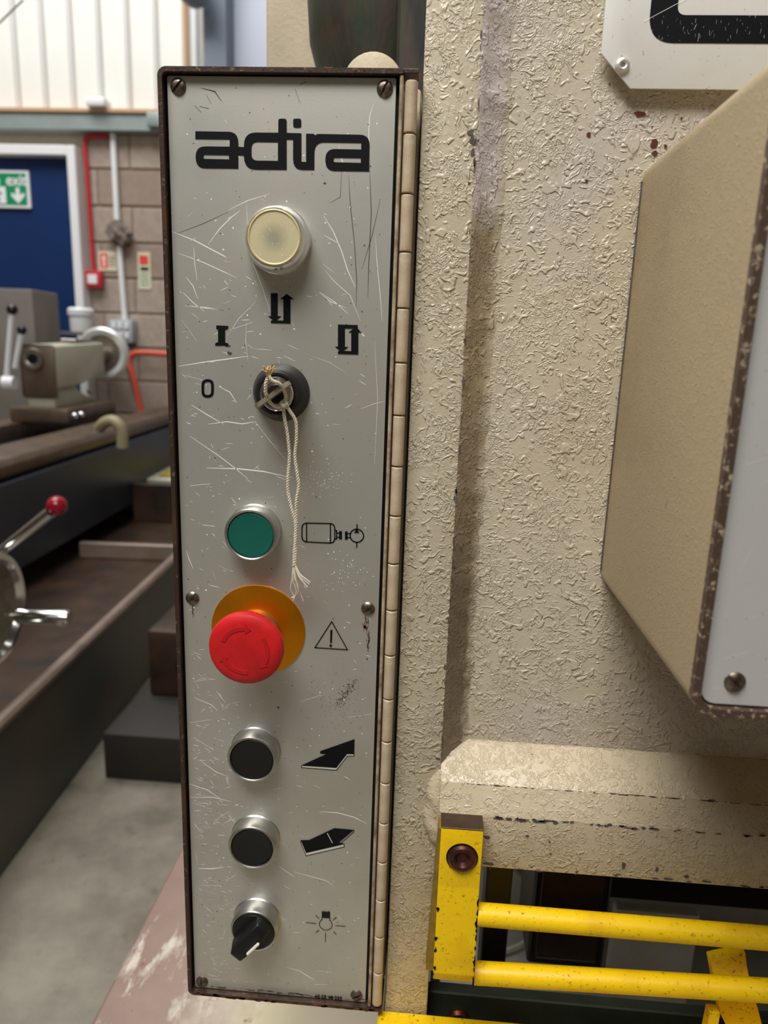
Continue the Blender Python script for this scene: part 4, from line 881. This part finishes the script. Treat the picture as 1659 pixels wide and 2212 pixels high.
# weld fillet between the column and the plate
b = bmesh.new(); rows = []
prof = [(.1514, .0052), (.1530, .0064), (.1552, .0094), (.1580, .0130), (.1615, .0162), (.1650, .0186), (.1685, .0202)]
nz = 150
for k in range(nz + 1):
    z = Z0 + .36 - (.36 + .372) * k / nz; row = []
    w1 = .0009 * math.sin(k * .61) + .0007 * math.sin(k * 1.7 + 1) + random.gauss(0, .0003)
    for i, (x, y) in enumerate(prof):
        q = math.sin(math.pi * i / (len(prof) - 1))
        row.append(b.verts.new((x + (w1 if i > 3 else w1 * .1), y + random.gauss(0, .0004) * q - abs(w1) * q * .5, z)))
    rows.append(row)
for A, B in zip(rows, rows[1:]):
    for i in range(len(prof) - 1): b.faces.new((A[i], A[i + 1], B[i + 1], B[i]))
obj('weld_fillet', b, 'paint_weld', MF, label='stained weld fillet, shade and light painted into its colour', angle=80)
ledge = [(.0215, Z0 - .3560), (.0195, Z0 - .3566), (-.0030, Z0 - .3714), (-.0100, Z0 - .3872), (-.0100, Z0 - .4216), (.0300, Z0 - .4216), (.0300, Z0 - .3560)]
obj('ledge', prism_x(ledge, .1520, .62, bev=.0007), 'paint_ledge', MF)
b = bmesh.new(); bmesh.ops.create_icosphere(b, subdivisions=4, radius=1)
for v in b.verts:
    k = 1 + .10 * math.sin(v.co.z * 7 + v.co.x * 3) + .06 * math.sin(v.co.z * 17 + 2)
    v.co = Vector((v.co.x * .0085 * k, v.co.y * .0065 * k, v.co.z * .0265)) + Vector((.1520, .0060, Z0 - .3955))
obj('weld_lump', b, 'paint_ledge', MF, angle=80)
# inside the opening under the ledge
obj('inner_back', box(.125, .62, .36, .37, .40, Z0 - .38), 'interior', MF)
obj('dark_beam', box(.2925, .62, .13, .18, Z0 - .555, Z0 - .4225, .002, 1), 'black_steel', MF)
obj('inner_floor', box(.125, .62, .070, .36, Z0 - .81, Z0 - .80), 'interior', MF)
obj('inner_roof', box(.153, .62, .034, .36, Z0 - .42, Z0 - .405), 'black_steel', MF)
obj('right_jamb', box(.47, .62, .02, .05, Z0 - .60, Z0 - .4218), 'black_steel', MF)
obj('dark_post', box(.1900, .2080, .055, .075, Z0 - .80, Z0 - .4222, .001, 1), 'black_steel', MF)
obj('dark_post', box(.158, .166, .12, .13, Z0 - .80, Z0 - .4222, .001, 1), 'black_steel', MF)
obj('lower_beam', box(.1530, .62, .020, .029, Z0 - .69, Z0 - .5450, .001, 1), 'dark_green', MF)
obj('beam_bolt', revolve([(0, .004), (.006, .004), (.0075, .002), (.0075, 0), (0, 0)], 24, center=(.1740, .020, Z0 - .5640)), 'bolt', MF)
jb = thing('junction_box', 'black dirty junction box hanging in the dark opening behind the yellow bars', 'junction box', (.27, .12, Z0 - .53))
obj('case', box(.2330, .2920, .105, .165, Z0 - .6000, Z0 - .4225, .002, 1), 'black_steel', jb)
obj('cover', box(.2370, .2870, .1030, .1052, Z0 - .592, Z0 - .505, .002, 1), 'brown_steel', jb)
tag(obj('grey_cable_loop', tube(smooth_path([(0.22721, 0.2, 0.69764), (0.24574, 0.2, 0.677), (0.25703, 0.2, 0.6529), (0.25845, 0.2, 0.63001), (0.25086, 0.2, 0.61107), (0.23436, 0.2, 0.59834), (0.20861, 0.2, 0.58929)], 8), .0042, 10), 'cable'), 'grey cable looping down behind the black post in the opening', 'cable')
pl = box(.3280, .405, .20, .21, Z0 - .80, Z0 - .6230, .002, 1)
tag(obj('inner_panel', pl, 'interior'), 'dull white panel deep inside the opening behind the bars', 'panel')
t = thing('yellow_bracket', 'bent yellow bracket below the ends of the yellow guard bars', 'bracket', (.318, -.02, Z0 - .56))
obj('arm', prism_y([(0.32021, 0.8002), (0.33996, 0.80828), (0.3432, 0.79124), (0.35371, 0.76576), (0.3627, 0.7423), (0.34355, 0.74003), (0.33092, 0.76317)], -.0040, .004, bev=.0008), 'yellow_old', t)
obj('foot', prism_x([(-.020, Z0 - .50), (-.014, Z0 - .50), (-.010, Z0 - .56), (-.020, Z0 - .56)], .3165, .3225), 'yellow_old', t)
# behind the panel top
obj('side_frame', box(-.0215, .1235, .300, .330, .70, Z0 + .40, .002, 1), 'paint_plain', MF)
t = thing('ram_cylinder', 'oily dark green casting standing behind the top of the control panel', 'cylinder', (.08, .2, 1.2))
obj('casting', revolve([(0, 1.27), (.040, 1.27), (.046, 1.355), (.051, 1.372), (.053, 1.40), (.053, 1.60), (0, 1.60)], 48, 'z', (.0835, .215, 0)), 'green_ram', t)
obj('flange_rib', box(.1010, .1236, .155, .215, 1.27, 1.60, .002, 1), 'green_ram', t)
t = thing('mounting_lug', 'rounded cream mounting lug above the control panel top edge', 'lug', (.088, .13, 1.25))
lug = [(.0690, 1.25), (.1080, 1.25)] + [(.0885 + .0195 * math.cos(math.radians(a)), 1.3180 + .0195 * math.sin(math.radians(a))) for a in range(0, 181, 12)]
obj('plate', prism_y(lug, .125, .150, bev=.0012), 'paint_plain', t)
obj('foot', box(.062, .112, .1005, .155, 1.235, 1.252, .001, 1), 'paint_plain', t)
# yellow machine table below
obj('table_nose', box(.1205, .62, -.060, .004, Z0 - .62, Z0 - .5455, .0015, 1), 'yellow_old', MF)
tb = thing('side_table', 'worn red-oxide and cream painted steel table below the control panel', 'table', (0, .3, .58))
obj('top', box(-.122, .1195, -.10, 1.0, .583, .600, .003, 1), 'table', tb)
obj('leg', box(-.09, -.03, .85, .91, 0, .583, .002, 1), 'lathe_grey', tb)
obj('leg', box(-.09, -.03, .05, .11, 0, .583, .002, 1), 'lathe_grey', tb)
obj('pedestal', box(.0, .1195, -.05, .95, 0, .583, .002, 1), 'paint_plain', tb)
# chips in the enamel
ch = bmesh.new()
for z in [random.uniform(-.36, .03) for k in range(46)]:
    blob_polys([(.1520 + random.gauss(0, .0004), Z0 + z, random.uniform(.0002, .0007), random.uniform(.0005, .0022))], .0048, ch)
def at_chip(lst, y): blob_polys(lst, y, ch)
at_chip([(.1490, Z0 - .022, .0016, .0013), (.1502, Z0 - .0255, .0012, .0022), (.1506, Z0 - .031, .0010, .0016), (.1496, Z0 - .045, .0006, .0006)], .0047)
at_chip([(.1503, Z0 - .362, .0013, .0008), (.1507, Z0 - .3725, .0008, .0008)], .0047)
for x in [random.uniform(.18, .42) for k in range(60)]: at_chip([(x, Z0 - .3874 + random.gauss(0, .0004), random.uniform(.0004, .0024), random.uniform(.0002, .0008))], -.0103)
for q in ((.1866, .0030), (.1925, .0022), (.1990, .0034), (.2100, .0040), (.2190, .0018)): at_chip([(q[0], Z0 - .3882, q[1], .0010)], -.0103)
for x in [random.uniform(.18, .36) for k in range(24)]: at_chip([(x, Z0 - .4205 + random.gauss(0, .0006), random.uniform(.0004, .0025), random.uniform(.0002, .0008))], -.0103)
at_chip([(.1805, Z0 - .4010, .0022, .0012), (.183, Z0 - .419, .0034, .0009), (.2035, Z0 - .3985, .0012, .0008), (.2165, Z0 - .4010, .0008, .0006), (.2178, Z0 - .4090, .0009, .0005), (.2600, Z0 - .4130, .0014, .0022), (.2790, Z0 - .4140, .001, .0016), (.2960, Z0 - .4170, .0014, .0012)], -.0103)
xx = .170; zz = Z0 - .3561
while xx < .45:
    nx = xx + random.uniform(.002, .006); nzz = Z0 - .3561 + random.gauss(0, .0003)
    if random.random() < .85: scratch([(xx, zz), (nx, nzz)], random.uniform(.00015, .0006), ch, .0187)
    xx, zz = nx, nzz
for x in [random.uniform(.165, .40) for k in range(70)]:
    blob_polys([(x, Z0 - .3716 + random.gauss(0, .0003), random.uniform(.0004, .0028), random.uniform(.0001, .0004))], -.0034, ch)
tag(obj('paint_chip', ch, 'chip', MF), kind='stuff')
ch2 = bmesh.new()
blob_polys([(0.23286, 1.2717, 0.0032, 0.0013), (0.24094, 1.2581, 0.0016, 0.0018), (0.24169, 1.254, 0.0017, 0.0013), (0.24651, 1.25715, 0.0009, 0.0011), (0.20827, 1.26198, 0.0012, 0.0011), (0.21628, 1.28477, 0.0005, 0.0005), (0.25283, 1.26993, 0.0005, 0.0005), (0.23128, 1.26637, 0.0004, 0.0004), (0.23895, 1.26596, 0.0004, 0.0004), (0.20939, 1.24047, 0.0007, 0.0007)], .0196, ch2)
for k in range(90): blob_polys([(.218 + random.gauss(0, .010), Z0 - .10 + random.gauss(0, .045), random.uniform(.0001, .0004), random.uniform(.0001, .0004))], .0196, ch2)
tag(obj('rust_spot', ch2, 'rust', MF), kind='stuff')

# nameplate on the machine
t = thing('nameplate', 'white aluminium nameplate with cropped corner and black border, riveted to the machine', 'nameplate', (.28, .016, Z0))
npo = [(.2097, Z0 + .0165), (.2252, Z0 + .0012), (.40, Z0 + .0012), (.4155, Z0 + .0165), (.4155, Z0 + .11), (.40, Z0 + .125), (.2252, Z0 + .125), (.2097, Z0 + .11)]
obj('plate', prism_y(npo, .0140, .0152, bev=.0002), 'nameplate', t)
lo = [(.2309, Z0 + .10, .010), (.2309, Z0 + .0209, .0125), (.3940, Z0 + .0209, .0125), (.3940, Z0 + .10, .010)]
li = [(.2434, Z0 + .0885, .004), (.2434, Z0 + .0327, .0042), (.3815, Z0 + .0327, .004), (.3815, Z0 + .0885, .004)]
obj('printed_border', flat([round_poly(lo, n=10), round_poly(li, n=8)], .01385), 'print', t)
ns = bmesh.new()
for a_, b_, w_ in (((.2285, Z0 + .0300), (.2470, Z0 + .0395), .0005), ((.2520, Z0 + .0265), (.2530, Z0 + .0290), .0003), ((.2545, Z0 + .0215), (.2547, Z0 + .0250), .0003)): scratch([a_, b_], w_, ns, .01365)
for k in range(60):
    x = random.uniform(.232, .30); z = Z0 + random.uniform(.0215, .032); scratch([(x, z), (x + random.gauss(0, .0003), z + random.uniform(.0003, .0022))], random.uniform(.00008, .0002), ns, .01365)
tag(obj('scratch', ns, 'scratch', t), kind='stuff')
rv = mesh_of('rivet', revolve([(.0012, .0004), (.0012, .0016), (.0020, .0020), (.0032, .0014), (.0036, .0)], 28)); rv.materials.append(M['white_metal'])
for x, z in ((.2203, .0110), (.405, .0110), (.2203, .115), (.405, .115)):
    q = obj('rivet', rv, 'white_metal', t, T(x, .0140, Z0 + z))
obj('standoff', box(.24, .38, .0152, .0202, Z0 + .03, Z0 + .10), 'paint_plain', t)

# right hand control box
BX = thing('control_box', 'deep cream control box with worn edges projecting from the machine at right', 'control box', (.37, -.05, 1.026))
zo, z1 = 1.0265, 1.2495
bo = rrect(.2370, .60, zo, z1, .0085, 8); bi = rrect(.2400, .597, zo + .003, z1 - .003, .0062, 8)
obj('shell', ring_y(bo, bi, -.1265, .0198), 'paint_box', BX)
obj('edge_lip', ring_y(rrect(.2368, .6002, zo - .0002, z1 + .0002, .0087, 8), rrect(.2398, .5972, zo + .0028, z1 - .0028, .0064, 8), -.1300, -.1264), 'worn_box', BX)
fpb = obj('face_plate', prism_y(rrect(.2408, .596, zo + .0040, z1 - .004, .0050, 4), -.1275, -.1255), 'alu_box', BX)
for x, z, a in ((.2520, zo + .0130, -52), (.585, zo + .0130, 20), (.2520, z1 - .013, 10), (.585, z1 - .013, 70)):
    obj('screw', scr, 'screw', BX, T(x, -.1275, z) @ Matrix.Rotation(math.radians(a), 4, 'Y'))
sb2 = bmesh.new()
for k in range(70):
    x, z = random.uniform(.244, .30), random.uniform(zo + .01, z1 - .01); a = random.gauss(.4, .8); L = random.uniform(.002, .012)
    scratch([(x, z), (x + L * math.cos(a), z + L * math.sin(a))], random.uniform(.0001, .00035), sb2, -.12756)
tag(obj('scratch', sb2, 'scratch', fpb), kind='stuff')
obj('packing_strip', tube([(.2368, .0190, zo + .009), (.2368, .0190, z1 - .009)], .0006, 6), 'chip', BX)

# yellow finger guard
G = thing('finger_guard', 'yellow painted guard bracket carrying two round yellow bars across the opening', 'guard', (.17, -.02, Z0 - .48))
prof = [(-.0118, Z0 - .3868), (-.0245, Z0 - .3868), (-.0245, Z0 - .4243), (-.0318, Z0 - .4770), (-.0300, Z0 - .4835), (-.0118, Z0 - .4835)]
gb = obj('bracket', prism_x(prof, .1532, .1768, bev=.0006), 'yellow', G)
obj('bare_top', box(.1531, .1769, -.0247, -.0116, Z0 - .3868, Z0 - .3860, .0003, 1), 'brown_steel', G)
obj('side_plate', prism_y([(.1532, Z0 - .3875), (.1520, Z0 - .3875), (.1490, Z0 - .4835), (.1532, Z0 - .4835)], -.0240, -.0118), 'olive', G)
obj('bolt', revolve([(.0082, .0), (.0082, .0012), (.0070, .0024), (.0050, .0026), (.0040, .0016), (.0028, .0006), (0, .0006)], 40, center=(.1658, -.0246, Z0 - .4046)), 'bolt', G)
obj('bolt_recess', revolve([(.0090, 0), (.0090, .0004), (.0080, .0005)], 40, center=(.1658, -.0246, Z0 - .4046)), 'black_steel', G)
obj('bar', tube([(.1767, -.0215, Z0 - .4440), (.62, -.0215, Z0 - .4440)], .0064, 28), 'yellow', G)
obj('bar', tube([(.1767, -.0215, Z0 - .4860 + .001), (.62, -.0215, Z0 - .4700)], .0064, 28), 'yellow', G)
yc = bmesh.new()
for k in range(34):
    z = random.uniform(-.4835, -.43); u = (z + .4243) / (-.0527); y = -.0245 - .0073 * max(0, u) - .0003
    side = random.random() < .75
    x = (.1766 if side else .1536) + random.gauss(0, .0003)
    q = 8; vs = []
    for j in range(q):
        t_ = 2 * math.pi * j / q; dx = random.uniform(.0003, .0011) * math.cos(t_); dz = random.uniform(.0005, .0026) * math.sin(t_)
        vs.append(yc.verts.new((min(x + dx, .1768), y + .0073 / .0527 * dz, Z0 + z + dz)))
    yc.faces.new(vs)
tag(obj('paint_chip', yc, 'black_steel', G), kind='stuff')
